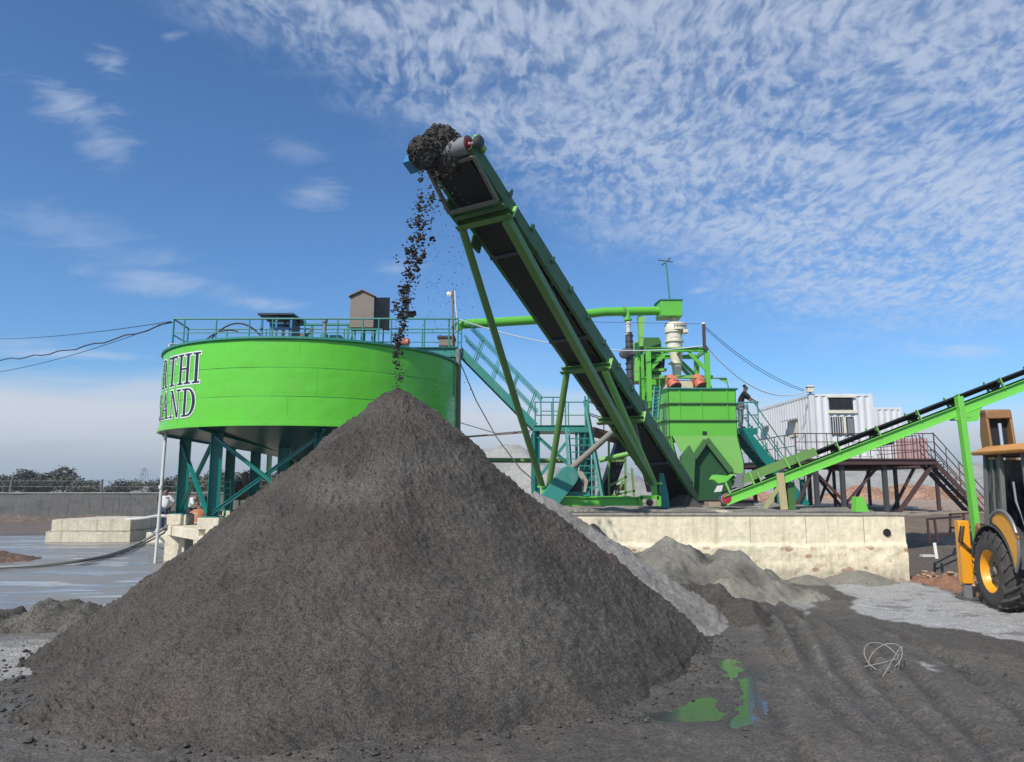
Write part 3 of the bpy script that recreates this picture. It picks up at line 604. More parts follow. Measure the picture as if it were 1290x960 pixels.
for sx in (-1, 1):
    for sy in (-1, 1): mb.beam((p.x+sx*1.8, 260+sy*1.8, 0), (p.x+sx*.3, 260+sy*.3, 8.6), .12, .12)
for k in range(5):
    z0 = k*1.7; z1 = z0+1.7; w0 = 1.8-1.5*z0/8.6; w1 = 1.8-1.5*z1/8.6
    mb.beam((p.x-w0, 258.5, z0), (p.x+w1, 258.5, z1), .08, .08); mb.beam((p.x+w0, 258.5, z0), (p.x-w1, 258.5, z1), .08, .08)
mb.build('lattice', GREY, t)
mb = MB()
for z0 in (6.2, 7.6): mb.beam((p.x-2.8, 260, z0), (p.x+2.8, 260, z0), .12, .12)
mb.build('cross_arm', GREY, t)

# ================================================================== THICKENER TANK
TC = Vector((-6.62, 24.1, 0)); TR_ = 4.77; ZB, ZTOP = 3.92, 6.32
tank = thing('thickener_tank', 'huge bright green round tank on teal columns with black serif lettering', 'storage tank', (TC.x, TC.y, 1.4))
def cyl(phi, z, r=TR_): return Vector((TC.x+r*math.cos(phi), TC.y+r*math.sin(phi), z))
th = np.linspace(0, 2*math.pi, 400, endpoint=False); zz = np.linspace(ZB, ZTOP, 34); TH, Z_ = np.meshgrid(th, zz)
rr_ = TR_+0.010*fbm(np.cos(TH)*5, np.sin(TH)*5, Z_*1.6, 3)+0.006*fbm(np.cos(TH)*14, np.sin(TH)*14, Z_*4, 3)
for zs in (ZB+0.80, ZB+1.60): rr_ = rr_-0.007*np.exp(-((Z_-zs)/0.05)**2)
o = grid_obj('tank_shell', TC.x+rr_*np.cos(TH), TC.y+rr_*np.sin(TH), Z_, TANKG, tank, closed=True)
sm = o.modifiers.new('thickness', 'SOLIDIFY'); sm.thickness = 0.04; sm.offset = -1
mb = MB()
def ring(mb, z0, z1, r0, r1, n=128, cz=0):
    rings = []
    for i in range(n+1):
        a = 2*math.pi*i/n; rings.append([cyl(a, z0, r0), cyl(a, z0, r1), cyl(a, z1, r1), cyl(a, z1, r0)])
    return mb.loft(rings, False)
ring(MB(), ZTOP-0.015, ZTOP+0.045, TR_-0.08, TR_+0.065).build('rim_ring', TEALD, tank)
ring(MB(), ZB-0.02, ZB+0.07, TR_-0.05, TR_+0.035).build('base_ring', TANKG, tank)
for k, zs in enumerate((ZB+0.80, ZB+1.60)):
    ring(MB(), zs-0.008, zs+0.002, TR_-0.01, TR_+0.005).build('weld_seam', GREEN, tank)
for k, a in enumerate((-128, -84)):
    zc = [ZB+0.05, ZB+.79, ZB+1.59, ZTOP-.02]; i = k % 3; a = R(a)
    for i in range(3):
        a2 = a+R([0, 9, 3][i]); MB().beam(cyl(a2, zc[i], TR_-.001), cyl(a2, zc[i+1], TR_-.001), 0.010, 0.010).build('vertical_seam', GREEN, tank)
mb = MB(); rings = []
for r_, z in ((TR_-0.06, ZB+0.01), (3.6, 3.72), (2.0, 3.40), (0.7, 3.12), (0.35, 2.7)): rings.append([cyl(2*math.pi*i/96, z, r_) for i in range(96)])
mb.loft(rings).build('conical_bottom', paint('underside_shade_teal', (0.004, 0.06, 0.055), 0.3, 0.3, (0.05, 0.05, 0.045)), tank)  # teal darkened to paint in the shade under the tank
for a in range(8):
    ph = R(-117.5+45*a); MB().channel(cyl(ph, ZB-0.02, TR_-.1), cyl(ph, 3.22, 0.5), 0.1, 0.16).build('floor_rib', TEAL, tank)
# columns and braces
def column(mb, x, y, z0, z1, w=0.30):
    mb.ibeam((x, y, z0+.02), (x, y, z1), w, w, 0.022, up=(0.93, 0.36, 0))
colp = [TC+Vector((4.0*math.cos(R(-117.5+45*k)), 4.0*math.sin(R(-117.5+45*k)), 0)) for k in range(8)]
for k, c in enumerate(colp):
    mb = MB(); column(mb, c.x, c.y, 1.40, 3.80, 0.33); mb.box((c.x, c.y, 1.415), (0.5, 0.5, 0.03)); mb.build('column', TEAL, tank, 0.006)
    n_ = colp[(k+1) % 8]
    for z0, z1 in ((1.5, 3.68), (3.68, 1.5)) if k in (0, 7, 3) else ():
        off = (TC-c).normalized()*(0.05 if z0 < 2 else 0.14)*-1
        MB().ibeam(Vector((c.x, c.y, z0))+off, Vector((n_.x, n_.y, z1))+off, 0.10, 0.10, 0.018).build('cross_brace', TEAL, tank)
for a in (170, 128, -100, -10):
    c = TC+Vector((2.15*math.cos(R(a)), 2.15*math.sin(R(a)), 0)); mb = MB(); column(mb, c.x, c.y, 0.3, 3.5, 0.33); mb.build('column', TEAL, tank, 0.006)
# lettering
def solve_phi(px, y_img, z):
    best = None
    for i in range(2000):
        ph = math.pi+ (math.pi/2)*i/2000; p = cyl(ph, z); v = p-Vector((0, 0, CAMZ)); fx = v.y*math.cos(PITCH)+v.z*math.sin(PITCH)
        q = 645+F*v.x/fx
        if best is None or abs(q-px) < best[0]: best = (abs(q-px), ph)
    return best[1]
def arc(cx, cy, rx, ry, a0, a1, t, n=8, ty=None):
    ty = ty or t; out = []
    for i in range(n):
        b0, b1 = R(a0+(a1-a0)*i/n), R(a0+(a1-a0)*(i+1)/n)
        def w_(b): return ((cx+rx*math.cos(b), cy+ry*math.sin(b)), (cx+(rx-t)*math.cos(b), cy+(ry-ty)*math.sin(b)))
        (p0, q0), (p1, q1) = w_(b0), w_(b1); out.append([q0, p0, p1, q1])
    return out
def rct(x0, y0, x1, y1): return [[(x0, y0), (x1, y0), (x1, y1), (x0, y1)]]
S_ = .055
GL = {'I': (.44, rct(.13, 0, .31, 1)+rct(0, 0, .44, S_)+rct(0, 1-S_, .44, 1)),
      'T': (.80, rct(.31, 0, .49, 1)+rct(.17, 0, .63, S_)+rct(0, .93, .80, 1)+rct(0, .74, .05, .95)+rct(.75, .74, .80, .95)),
      'H': (.92, rct(.12, 0, .29, 1)+rct(.63, 0, .80, 1)+rct(0, 0, .40, S_)+rct(.52, 0, .92, S_)+rct(0, 1-S_, .40, 1)+rct(.52, 1-S_, .92, 1)+rct(.28, .48, .64, .54)),
      'R': (.90, rct(.12, 0, .29, 1)+rct(0, 0, .40, S_)+rct(0, 1-S_, .3, 1)+arc(.40, .74, .30, .26, -90, 90, .17, 8, .06)+rct(.28, .94, .41, 1)+rct(.28, .48, .41, .54)+[[(.44, .5), (.58, .5), (.82, .0), (.66, .0)]]+rct(.66, 0, .90, S_)),
      'S': (.66, arc(.33, .74, .27, .26, 20, 250, .14, 12, .06)+arc(.34, .26, .29, .28, -160, 80, .14, 12, .06)+[[(.08, .62), (.22, .52), (.60, .30), (.50, .48)]]),
      'A': (.92, [[(.08, 0), (.16, 0), (.50, 1), (.42, 1)], [(.62, 0), (.84, 0), (.50, 1), (.42, 1)]]+rct(.22, .30, .68, .36)+rct(0, 0, .28, S_)+rct(.54, 0, .92, S_)),
      'N': (.94, rct(.14, 0, .21, 1)+rct(.73, 0, .80, 1)+[[(.66, 0), (.80, 0), (.24, 1), (.08, 1)]]+rct(.02, 0, .34, S_)+rct(0, 1-S_, .24, 1)+rct(.60, 1-S_, .94, 1)),
      'D': (.88, rct(.12, 0, .29, 1)+rct(0, 0, .40, S_)+rct(0, 1-S_, .40, 1)+arc(.38, .5, .50, .5, -90, 90, .19, 12, .06)+rct(.28, .94, .40, 1)+rct(.28, 0, .40, .06))}
def cvx_off(q, e):
    n = len(q); ar = sum(q[i][0]*q[(i+1) % n][1]-q[(i+1) % n][0]*q[i][1] for i in range(n))
    if ar < 0: q = q[::-1]
    L = []
    for i in range(n):
        (x0, y0), (x1, y1) = q[i], q[(i+1) % n]; dx_, dy_ = x1-x0, y1-y0; l = math.hypot(dx_, dy_)+1e-9; nx, ny = dy_/l, -dx_/l; L.append((nx, ny, nx*x0+ny*y0+e))
    out = []
    for i in range(n):
        a, b = L[i-1], L[i]; det = a[0]*b[1]-b[0]*a[1]
        if abs(det) < 0.15: out.append((q[i][0]+a[0]*e, q[i][1]+a[1]*e))
        else: out.append(((a[2]*b[1]-b[2]*a[1])/det, (a[0]*b[2]-b[0]*a[2])/det))
    return out
def lettering(text, phi_end, z0, H, wsc):
    tot = sum(GL[c][0] for c in text)+0.13*(len(text)-1); s = -tot*H*wsc
    for li, c in enumerate(text):
        w_, qs = GL[c]
        qs = [[(x*H*wsc, y*H) for x, y in q] for q in qs]
        for nm, e, dd, mt in (('letter_outline', 0.035, 0.008, LETW), ('letter', 0.0, 0.016, LETB)):
            mb = MB()
            for k, q in enumerate(qs):
                q2 = cvx_off(q, e); r_ = TR_+dd+k*0.00025; nu = 4
                if len(q2) != 4: continue
                vs = []
                for i in range(nu+1):
                    for a, b in ((q2[0], q2[1]), (q2[3], q2[2])):
                        x = s+a[0]+(b[0]-a[0])*i/nu; zv = z0+a[1]+(b[1]-a[1])*i/nu; vs.append(cyl(phi_end+x/TR_, zv, r_))
                mb.add(vs, [(2*i, 2*i+2, 2*i+3, 2*i+1) for i in range(nu)])
            me_o = mb.build(nm, mt, tank, angle=None)
            if nm == 'letter': me_o['label'] = 'black letter %s with serifs' % c
        s += (w_+0.13)*H*wsc
z1 = W(246, 482, 21.6).z
lettering('RTHI', solve_phi(251.5, 465, 5.2), 5.15, 0.88, 0.80)
lettering('SAND', solve_phi(245.5, 510, 4.4), 4.22, 0.80, 0.86)

# foundation
fd = thing('tank_foundation', 'cream concrete piers joined by a ring of beams under the green tank', 'foundation', (TC.x, TC.y, 0))
for k, c in enumerate(colp):
    rz = 0
    MB().box((c.x, c.y, 0.40), (0.62, 0.62, 0.98)).build('pier', CONC, fd, 0.015)
    MB().box((c.x, c.y, 1.24), (0.60, 0.60, 0.32)).build('pedestal', CONC, fd, 0.015)
    n_ = colp[(k+1) % 8]; MB().beam(Vector((c.x, c.y, 0.92)), Vector((n_.x, n_.y, 0.92)), 0.74, 0.33-0.004*k).build('ring_beam', CONC, fd, 0.015)
# white standing pipe and its frame on the rim
t = thing('white_pipe', 'thin white upright pipe at the left edge of the green tank', 'pipe', (-10.68, 22.0, 0))
MB().tube([(-10.68, 21.95, -0.05), (-10.66, 22.0, 3.95)], 0.045, 12).build('riser', PVC, t)
for z in (0.9, 2.2): MB().tube([(-10.68, 21.96, z), (-10.68, 21.96, z+.1)], 0.062, 12).build('coupling', PVC, t)
t = thing('overflow_pipe', 'small white pipe frame on the left rim of the green tank', 'pipe', (-10.9, 23.6, 6.3))
for nm, a, b in (('upright', W(213.5, 452, 23.6), W(213.5, 434, 23.6)), ('top_bar', W(213.5, 434, 23.6), W(243, 433, 24.4)), ('upright', W(219, 450, 24.0), W(219, 437, 24.0))):
    MB().tube([a, b], 0.035, 8).build(nm, PVC, t)

# ================================================================== BRIDGE OVER THE TANK
BY0, BY1, BZ = 24.1, 25.6, 6.98
br = thing('tank_bridge', 'teal walkway bridge with railings across the top of the green tank', 'walkway', (-6.8, 24.8, BZ))
BX0, BX1 = -11.75, -1.85
for y in (BY0, BY1): MB().channel((BX0, y, BZ-0.17), (BX1, y, BZ-0.17), 0.1, 0.34, 0.02, 1 if y == BY0 else -1).build('side_beam', TEALD, br)
MB().span((BX0, BY0+.03, BZ-0.01), (BX1, BY1-.03, BZ+0.012)).build('deck_plate', TEALD, br)
x = BX0
while x < BX1: MB().beam((x, BY0, BZ-.2), (x, BY1, BZ-.2), 0.08, 0.14).build('cross_member', TEALD, br); x += 1.4
def rail(par, pts, h=1.0, mids=(0.5,), r=0.022, mat=TEALD, step=1.15, toe=False, posts=None, topr=None):
    pts = [Vector(p) for p in pts]
    for q, zz in [(k, h*k) for k in mids]+[(1, h)]:
        MB().tube([p+Vector((0, 0, zz)) for p in pts], (topr or r) if q == 1 else r*.8, 8).build('top_rail' if q == 1 else 'mid_rail', mat, par)
    ps = []
    for a, b in zip(pts, pts[1:]):
        n = max(1, round((b-a).length/step))
        ps += [a.lerp(b, i/n) for i in range(n)]
    ps.append(pts[-1])
    for p in (posts or ps): MB().tube([p, p+Vector((0, 0, h))], r, 8).build('rail_post', mat, par)
fp = [W(px, 440, BY0) for px in (216, 229.5, 270, 312, 341.5, 382, 424, 456, 476, 492, 534, 565, 576.5)]
fp = [Vector((p.x, BY0+.05, BZ)) for p in fp]
rail(br, [fp[0], fp[-1]], 1.02, (0.52,), 0.026, posts=fp, topr=0.033)
rail(br, [(BX0-.1, BY1, BZ), (BX1, BY1, BZ)], 0.98, (0.5,), 0.024, step=1.5)
rail(br, [fp[0], (BX0-.1, BY1, BZ)], 1.0, (0.45,), 0.03, mat=TEAL)
MB().tube(catenary(W(265, 428, 24.8), W(330, 425, 24.8), -0.55, 20), 0.03, 8).build('hose_arch', BLACKR, tag(thing('arched_hose', 'black hose arching over the left end of the tank bridge', 'hose', W(265, 428, 24.8)), None))
MB().tube(catenary(W(251, 436, 24.6), W(300, 418, 24.6), -0.25, 20), 0.026, 8).build('hose_arch', BLACKR, thing('arched_hose', 'lower thin dark hose bending along the railing at the left end of the bridge', 'hose', W(251, 436, 24.6)))
# machines on the bridge
def PX(px, Y, py=440): return W(px, py, Y).x
t = thing('control_kiosk', 'blue kiosk with dark flat roof standing on the tank bridge', 'kiosk', (PX(350, 24.7), 24.9, BZ))
x0, x1 = PX(329, 24.5), PX(366, 24.5); zt = W(350, 398, 24.5).z
for x in (x0, (x0+x1)/2, x1):
    for y in (24.45, 25.35): MB().span((x-.035, y-.035, BZ), (x+.035, y+.035, zt-.05)).build('post', BLUE, t)
MB().span((x0, 25.33, BZ), (x1, 25.36, zt-.08)).build('back_panel', BLUE, t)
MB().span((x1-.0, 24.5, BZ), (x1+.03, 25.3, zt-.08)).build('side_panel', paint('navy', (0.012, 0.03, 0.06), .5, .2), t)
MB().span((x0+.25, 24.7, BZ), (x1-.15, 25.2, zt-.35)).build('cabinet', paint('pale_blue', (0.20, 0.32, 0.52), .4, .2), t, .01)
MB().prism([(x0-.12, 24.3, zt), (x1+.10, 24.3, zt), (x1+.22, 25.5, zt-.06), (x0-.12, 25.5, zt-.0)], (0, 0, 0.06)).build('roof', paint('navy_roof', (0.015, 0.025, 0.045), .5, .2), t)
t = thing('gear_drive', 'teal gearbox and motor with a short mast in the middle of the tank bridge', 'gearbox', (PX(408, 24.8), 24.8, BZ))
c = PX(408, 24.8)
MB().lathe((c, 24.8, BZ), (0, 0, 1), [(0, .34), (.12, .34), (.14, .25), (.42, .22), (.44, .14), (.60, .13)], 24).build('gear_housing', TEALD, t)
MB().lathe((c, 24.8, BZ+.6), (0, 0, 1), [(0, .07), (.42, .06), (.44, .10), (.53, .10), (.55, .03)], 16).build('mast', GREY, t)
MB().lathe((c-.95, 24.8, BZ+.28), (1, 0, 0), [(0, .10), (.05, .16), (.5, .16), (.52, .08), (.72, .08)], 18).build('motor', TEALD, t)
MB().span((c+.22, 24.6, BZ+.02), (c+.62, 25.0, BZ+.55)).build('lift_box', TEALD, t, .02)
MB().beam((c-.9, 24.6, BZ+.3), (c-.35, 24.6, BZ+.72), .06, .1).build('lever', DKGREY, t)
for s in (-.55, .75):
    MB().span((c+s-.04, 25.1, BZ), (c+s+.04, 25.18, BZ+1.0)).build('frame_post', TEALD, t)
MB().span((c-1.6, 25.08, BZ+1.0), (c+.79, 25.2, BZ+1.07)).build('frame_top', TEALD, t)
t = thing('bridge_motor', 'rusty yellow motor beside the blue kiosk on the bridge', 'motor', (PX(381, 24.9), 24.9, BZ))
MB().lathe((PX(375, 24.9), 24.9, BZ+.42), (1, 0, 0), [(0, .1), (.03, .22), (.34, .22), (.36, .12), (.5, .06)], 18).build('motor_body', YELD, t)
MB().span((PX(375, 24.9), 24.75, BZ), (PX(386, 24.9), 25.05, BZ+.22)).build('foot', DKGREY, t)
t = thing('switch_cabinet', 'weathered brown gabled cabinet with an open door on teal legs above the bridge', 'cabinet', (PX(457, 24.9), 24.9, BZ))
xa, xb = PX(441, 24.6, 390), PX(471, 24.6, 390); za, zb = W(455, 412.5, 24.6).z, W(455, 373, 24.6).z; xm = (xa+xb)/2
MB().prism([(xa, 24.6, za), (xb, 24.6, za), (xb, 24.6, zb), (xm, 24.6, zb+.22), (xa, 24.6, zb)], (0, .62, 0)).build('cabinet_body', BROWNP, t, .008)
MB().prism([(xa-.06, 24.52, zb-.03), (xm, 24.52, zb+.20), (xb+.06, 24.52, zb-.03), (xb+.06, 24.52, zb), (xm, 24.52, zb+.245), (xa-.06, 24.52, zb)], (0, .8, 0)).build('gable_roof', BROWNP, t)
MB().prism([(xb+.005, 24.75, za), (xb+.42, 25.25, za+.02), (xb+.42, 25.25, zb+.12), (xb+.005, 24.75, zb-.02)], (.03, -.02, 0)).build('open_door', paint('shaded_board', (0.075, 0.058, 0.05), .7, .3), t)  # cabinet brown darkened, shade of the unlit right side put into the colour
for x in (xa+.08, xm, xb-.05):
    for y in (24.68, 25.14): MB().span((x-.03, y-.03, BZ), (x+.03, y+.03, za)).build('leg', TEALD, t)
for zz in (za-.03,): MB().span((xa-.05, 24.62, zz-.05), (xb+.3, 24.68, zz)).build('base_bar', TEALD, t)
t = thing('small_pump', 'small white and reddish pump on the bridge deck near the falling sand', 'pump', (PX(508, 24.5), 24.5, BZ))
MB().lathe((PX(499, 24.5), 24.4, BZ+.22), (1, 0, 0), [(0, .05), (.03, .11), (.16, .11), (.2, .05)], 16).build('white_end', CREAM, t)
MB().lathe((PX(507, 24.5), 24.4, BZ+.25), (1, 0, 0), [(0, .06), (.03, .14), (.22, .14), (.27, .06)], 16).build('reddish_casing', REDM, t)
MB().span((PX(499, 24.5), 24.3, BZ), (PX(517, 24.5), 24.55, BZ+.10)).build('pump_base', TEALD, t)
t = thing('tool_box', 'rusty brown box on the right end of the tank bridge', 'box', (PX(564, 24.7), 24.8, BZ))
MB().span((PX(553, 24.6), 24.5, BZ+.02), (PX(572, 24.6), 25.1, BZ+.42)).build('box_body', BROWNP, t, .01)
MB().span((PX(551, 24.6), 24.45, BZ+.42), (PX(573, 24.6), 25.15, BZ+.49)).build('box_lid', RUSTY, t)
t = thing('lightning_mast', 'brown steel mast with lamp at the right end of the tank bridge', 'mast', (PX(572, 24.5), 24.5, BZ))
MB().tube([(PX(571, 24.4), 24.4, BZ), W(570, 366, 24.4)], .04, 8).build('mast_pole', BROWNP, t)
MB().tube([W(573, 366, 24.3), W(574, 385, 24.3), W(576, 405, 24.3), W(577, 450, 24.2), W(578, 545, 24.2)], .025, 6).build('white_wire', CABLEW, t)
MB().lathe(W(566, 371, 24.4), (0, -1, 0), [(0, .05), (.08, .09), (.1, .02)], 12).build('lamp', CREAM, t)
MB().span(W(568.5, 378, 24.4), W(573, 382, 24.5)).build('clamp', BROWNP, t)
# vertical pipe beside right edge of the tank
t = thing('drain_pipe', 'dusty brown upright pipe at the right edge of the green tank', 'pipe', (PX(576, 23.9), 23.9, 0))
MB().tube([W(577.5, 440, 23.9), (W(577.5, 560, 23.9).x, 23.9, 0)], .09, 12).build('pipe_run', paint('dusty_pipe', (0.17, .17, .15), .6, .6), t)
MB().tube([W(571, 452, 23.3), W(571, 500, 23.3)], .05, 10).build('side_pipe', LEGG, t)

# ================================================================== BIG GREEN PIPE
t = thing('slurry_pipe', 'long bright green pipe running from the tank bridge to the green box above the cyclone', 'pipe', W(600, 408, 25))
pp = [W(577, 412, 24.6), W(583, 408.5, 24.8), W(684, 402.5, 25.4), W(760, 393, 26.0), W(836, 391.5, 26.4)]
MB().tube(pp, .165, 20).build('pipe_run', GREEN, t)
for q, w_ in ((W(786, 392.7, 26.1), .21), (W(684, 402.5, 25.4), .185), (W(597, 407.5, 24.9), .19)):
    MB().lathe(q-Vector((.03, 0, 0)), (1, .02, .02), [(0, w_), (.06, w_)], 20).build('pipe_flange', LEGG if w_ > .2 else GREEN, t)
t = thing('hose_riser', 'black feed hose with white joint hanging below the green pipe', 'hose', W(793, 470, 26))
MB().lathe(W(790.5, 393, 26.05), (0, 0, -1), [(0, .10), (.25, .10), (.27, .16), (.33, .16), (.35, .10), (.42, .09)], 16).build('outlet', GREEN, t)
MB().lathe(W(791.5, 405.5, 26.0), (0, 0, -1), [(0, .075), (.08, .12), (.12, .09), (.40, .09), (.42, .13), (.5, .13)], 16).build('white_joint', PVC, t)
MB().tube([W(792, 419, 26.0), W(793, 440, 26.0), W(794, 478, 26.0), W(796, 520, 26.0)], .135, 14).build('hose', DKGREY, t)
MB().lathe(W(786, 446, 25.9), (0, -1, 0), [(0, .1), (.05, .19), (.16, .19), (.2, .08)], 16).build('valve', DKGREY, t)
MB().lathe(W(788, 446, 25.9), (1, 0, 0), [(0, .07), (.35, .07)], 12).build('valve_stem', DKGREY, t)
for k in range(7): MB().lathe(W(792.8, 424+k*7, 26.0), (0, 0, 1), [(0, .15), (.04, .15)], 14).build('hose_clip', BLACKR, t)

# ================================================================== CYCLONE UNIT
CY = 26.4
t = thing('distribution_box', 'bright green sheet box on top of the white cyclone', 'feed box', W(845, 395, CY))
a0, a1 = W(833, 399.5, CY-.4), W(860, 399.5, CY-.4); b0, b1 = W(828, 401, CY+.35), W(858, 401, CY+.5); zt_, zb_ = W(845, 378, CY-.4).z, W(845, 397.5, CY-.4).z
MB().prism([(a0.x, CY-.4, zb_), (a1.x, CY-.4, zb_), (a1.x+.05, CY+.45, zb_), (b0.x-.05, CY+.45, zb_), (b0.x-.05, CY+.1, zb_)], (0, 0, zt_-zb_)).build('box_body', GREEN, t, .008)
MB().prism([(a0.x-.03, CY-.44, zt_), (a1.x+.03, CY-.44, zt_), (a1.x+.09, CY+.5, zt_), (b0.x-.1, CY+.5, zt_), (b0.x-.1, CY+.1, zt_)], (0, 0, .035)).build('box_lid', TEALD, t)
t = thing('antenna_mast', 'thin teal mast with a small cross antenna above the green box', 'antenna', W(844, 378, CY))
MB().tube([W(843.5, 378, CY), W(840.5, 345, CY), W(838.5, 329, CY)], .035, 8).build('mast_pole', TEALD, t)
MB().tube([W(829, 327.5, CY), W(847.5, 330, CY)], .022, 6).build('cross_bar', DKGREY, t); MB().tube([W(834, 334, CY-.2), W(844.5, 325, CY+.4)], .022, 6).build('cross_bar', DKGREY, t)
t = thing('hydrocyclone', 'cream white cyclone hanging in the green frame', 'cyclone', W(850, 475, CY))
def zz_(py): return W(850, py, CY).z
cxy = (W(849, 420, CY).x, CY); S = 26.4/887*1.0
def L(py, r): return (zz_(py)-zz_(475), r*S*1.0)
base = Vector((cxy[0], CY, zz_(475)))
MB().lathe(base, (0, 0, 1), [L(407, 4.6), L(399, 4.4)], 24).build('vortex_finder', CREAM, t)
MB().lathe(base+Vector((0, 0, 0)), (0, 0, 1), [L(418, 10), L(417.5, 11.3), L(409, 11.3), L(407.5, 10.6), L(406.8, 8)], 32).build('inlet_head', CREAM, t, .01)
mb = MB(); vz0, vz1 = zz_(417.5), zz_(408); sw = []
def vr(a): return (11.45+4.6*max(0, math.sin(math.pi*(a+105)/190)))*S if -105 < a < 85 else 11.45*S
for i in range(25):
    a = -105+8*i; sw.append((cxy[0]+vr(a)*math.cos(R(a)), CY+vr(a)*math.sin(R(a))))
mb.prism([(x, y, vz0) for x, y in sw], (0, 0, vz1-vz0)); mb.build('volute', CREAM, t, .02)
MB().span((W(858, 414, CY).x, CY-.35, zz_(421.5)), (W(864.5, 414, CY).x, CY-.05, zz_(417.4))).build('inlet_stub', CREAM, t, .02)
MB().lathe(base, (0, 0, 1), [L(440, 9.6), L(418.2, 9.8)], 32).build('cylinder_section', CREAM, t)
for py, r_ in ((430.5, 11.8), (418.5, 11.5), (458, 8.2)): MB().lathe(base, (0, 0, 1), [L(py+1, r_), L(py-.8, r_)], 32).build('flange', CREAM, t)
MB().lathe(base+Vector((.06, 0, 0)), (0, 0, 1), [L(475, 4.8), L(458, 6.6), L(440, 8.8)], 32).build('cone_section', CREAM, t)
# small black word on the head
mbL = MB(); word = [[1,1,1,1,0,0,1,0,0,1,0,0,1,1,1,1], ]
def seg_letters(o_phi, z0, h, pat):
    mb = MB(); k = .80
    for q in pat:
        vs = []
        for x, y in q:
            a = o_phi+math.degrees(x*k/(14*S)); rr2 = vr(a)+.010; vs.append(Vector((cxy[0]+rr2*math.cos(R(a)), CY+rr2*math.sin(R(a)), z0+y*k)))
        mb.add(vs, [(0, 1, 2, 3)])
    return mb
P6 = []; xo = 0
def bar(x0, y0, x1, y1): P6.append([(xo+x0, y0), (xo+x1, y0), (xo+x1, y1), (xo+x0, y1)])
hh = .105; tk = .022
bar(0, 0, tk, hh); bar(tk, 0, .07, tk); bar(tk, hh-tk, .07, hh)                              # C
xo = .085; bar(.0, hh*.35, tk, hh*.75); bar(.05, 0-.02, .05+tk, hh*.75); bar(tk, hh*.3, .05, hh*.3+tk)   # y
xo = .17; bar(0, 0, tk, hh); bar(-.012, hh*.6, .04, hh*.6+tk)                                       # t
xo = .23; bar(0, 0, tk, hh*.7); bar(.05, 0, .05+tk, hh*.7); bar(tk, hh*.7-tk, .05, hh*.7)           # n
xo = .32; bar(0, 0, tk, hh); bar(.06, 0, .06+tk, hh); bar(tk, hh*.4, .06, hh*.4+tk)                 # N
xo = .42; bar(0, 0, tk, hh*.7); bar(tk, 0, .055, tk); bar(tk, hh*.3, .055, hh*.3+tk); bar(tk, hh*.7-tk, .055, hh*.7)
xo = .50; bar(0, 0, tk, hh*.7); bar(tk, 0, .055, tk); bar(tk, hh*.3, .055, hh*.3+tk); bar(tk, hh*.7-tk, .055, hh*.7)
seg_letters(-100, zz_(414), hh, P6).build('lettering', LETB, t, angle=None)
t = thing('cyclone_frame', 'green steel portal frame carrying the cyclone', 'steel frame', W(850, 490, CY))
FY0, FY1 = CY-.75, CY+.75
zt_ = W(850, 438.5, FY0).z; zlow = W(850, 492, FY0).z
xl, xr = W(817, 460, FY0).x, W(891, 460, FY0).x
for y in (FY0, FY1):
    MB().ibeam((xl-.12, y, zt_-.06), (xr+.05, y, zt_-.06), .14, .15, .02).build('top_beam', GREEN, t)
    for x in (xl, xr):
        MB().beam((x, y, zlow-.4), (x, y, zt_-.14), .17, .17, (1, 0, 0)).build('post', GREEN, t, .006)
    for x, s in ((xl, 1), (xr, -1)): MB().beam((x+s*.06, y, zt_-.78), (x+s*.66, y, zt_-.16), .13, .05, (0, 1, 0)).build('gusset', GREEN, t)
for x in (xl, xr, W(842, 440, FY0).x, W(858, 440, FY0).x): MB().beam((x, FY0, zt_-.07), (x, FY1, zt_-.07), .10, .12).build('cross_beam', GREEN, t)
MB().beam((xr-.9, FY1-.1, zt_-.15), (xr-.05, FY1-.1, zt_-1.1), .18, .10).build('knee_brace', LEGG, t)
for x in (xl-.16, xr-.28):                                           # perforated plate columns
    mb = MB(); mb.span((x-.05, FY0+.3, zlow-.3), (x+.05, FY0+.34, zt_-.2)); mb.build('perforated_plate', GREEN, t)
    for k in range(9): MB().lathe((x, FY0+.298, zt_-.75-k*.085), (0, -1, 0), [(0, .016), (.004, .016)], 8).build('bolt_hole', DARK, t)
MB().prism([W(804, 398, CY-.2), W(812.5, 398, CY-.2), W(810, 436, CY-.2), W(806, 436, CY-.2)], (0, .25, 0)).build('pipe_support', PALEG, t)
t = thing('rusty_post', 'short rusty post with white cable insulator on the right end of the cyclone frame', 'post', W(887, 440, FY0-.1))
MB().beam(W(887.5, 441, FY0-.12), W(886.5, 409.5, FY0-.12), .10, .10).build('post_shaft', RUSTY, t)
MB().lathe(W(886.5, 409.5, FY0-.12), (0, 0, 1), [(0, .05), (.03, .085), (.08, .085), (.1, .04)], 12).build('insulator', CREAM, t)
t = thing('screen_housing', 'green sheet housing with an open dark window left of the cyclone', 'machine housing', W(816, 480, 27))
HY = 27.4
MB().prism([W(806, 480, HY), W(833, 480, HY), W(833, 455, HY), W(833, 430, HY), W(830, 425, HY), W(810, 425, HY), W(806, 430, HY)], (0, 1.0, 0)).build('housing_body', CONVG, t, .01)
MB().prism([W(800, 480, 27.2), W(807, 480, 27.2), W(807, 428, 27.2), W(800, 430, 27.2)], (0, 1.0, 0)).build('side_casing', PALEG, t, .01)
MB().prism([W(815, 463, HY-.01), W(832, 463, HY-.01), W(832, 454.5, HY-.01), (W(815, 454, HY-.01))], (0, -.02, 0)).build('window_opening', DARK, t)
MB().prism([W(814, 468, HY-.1), W(840, 467, HY-.1), W(840, 464, HY-.1), W(814, 464.5, HY-.1)], (0, .3, 0)).build('ledge', PALEG, t)
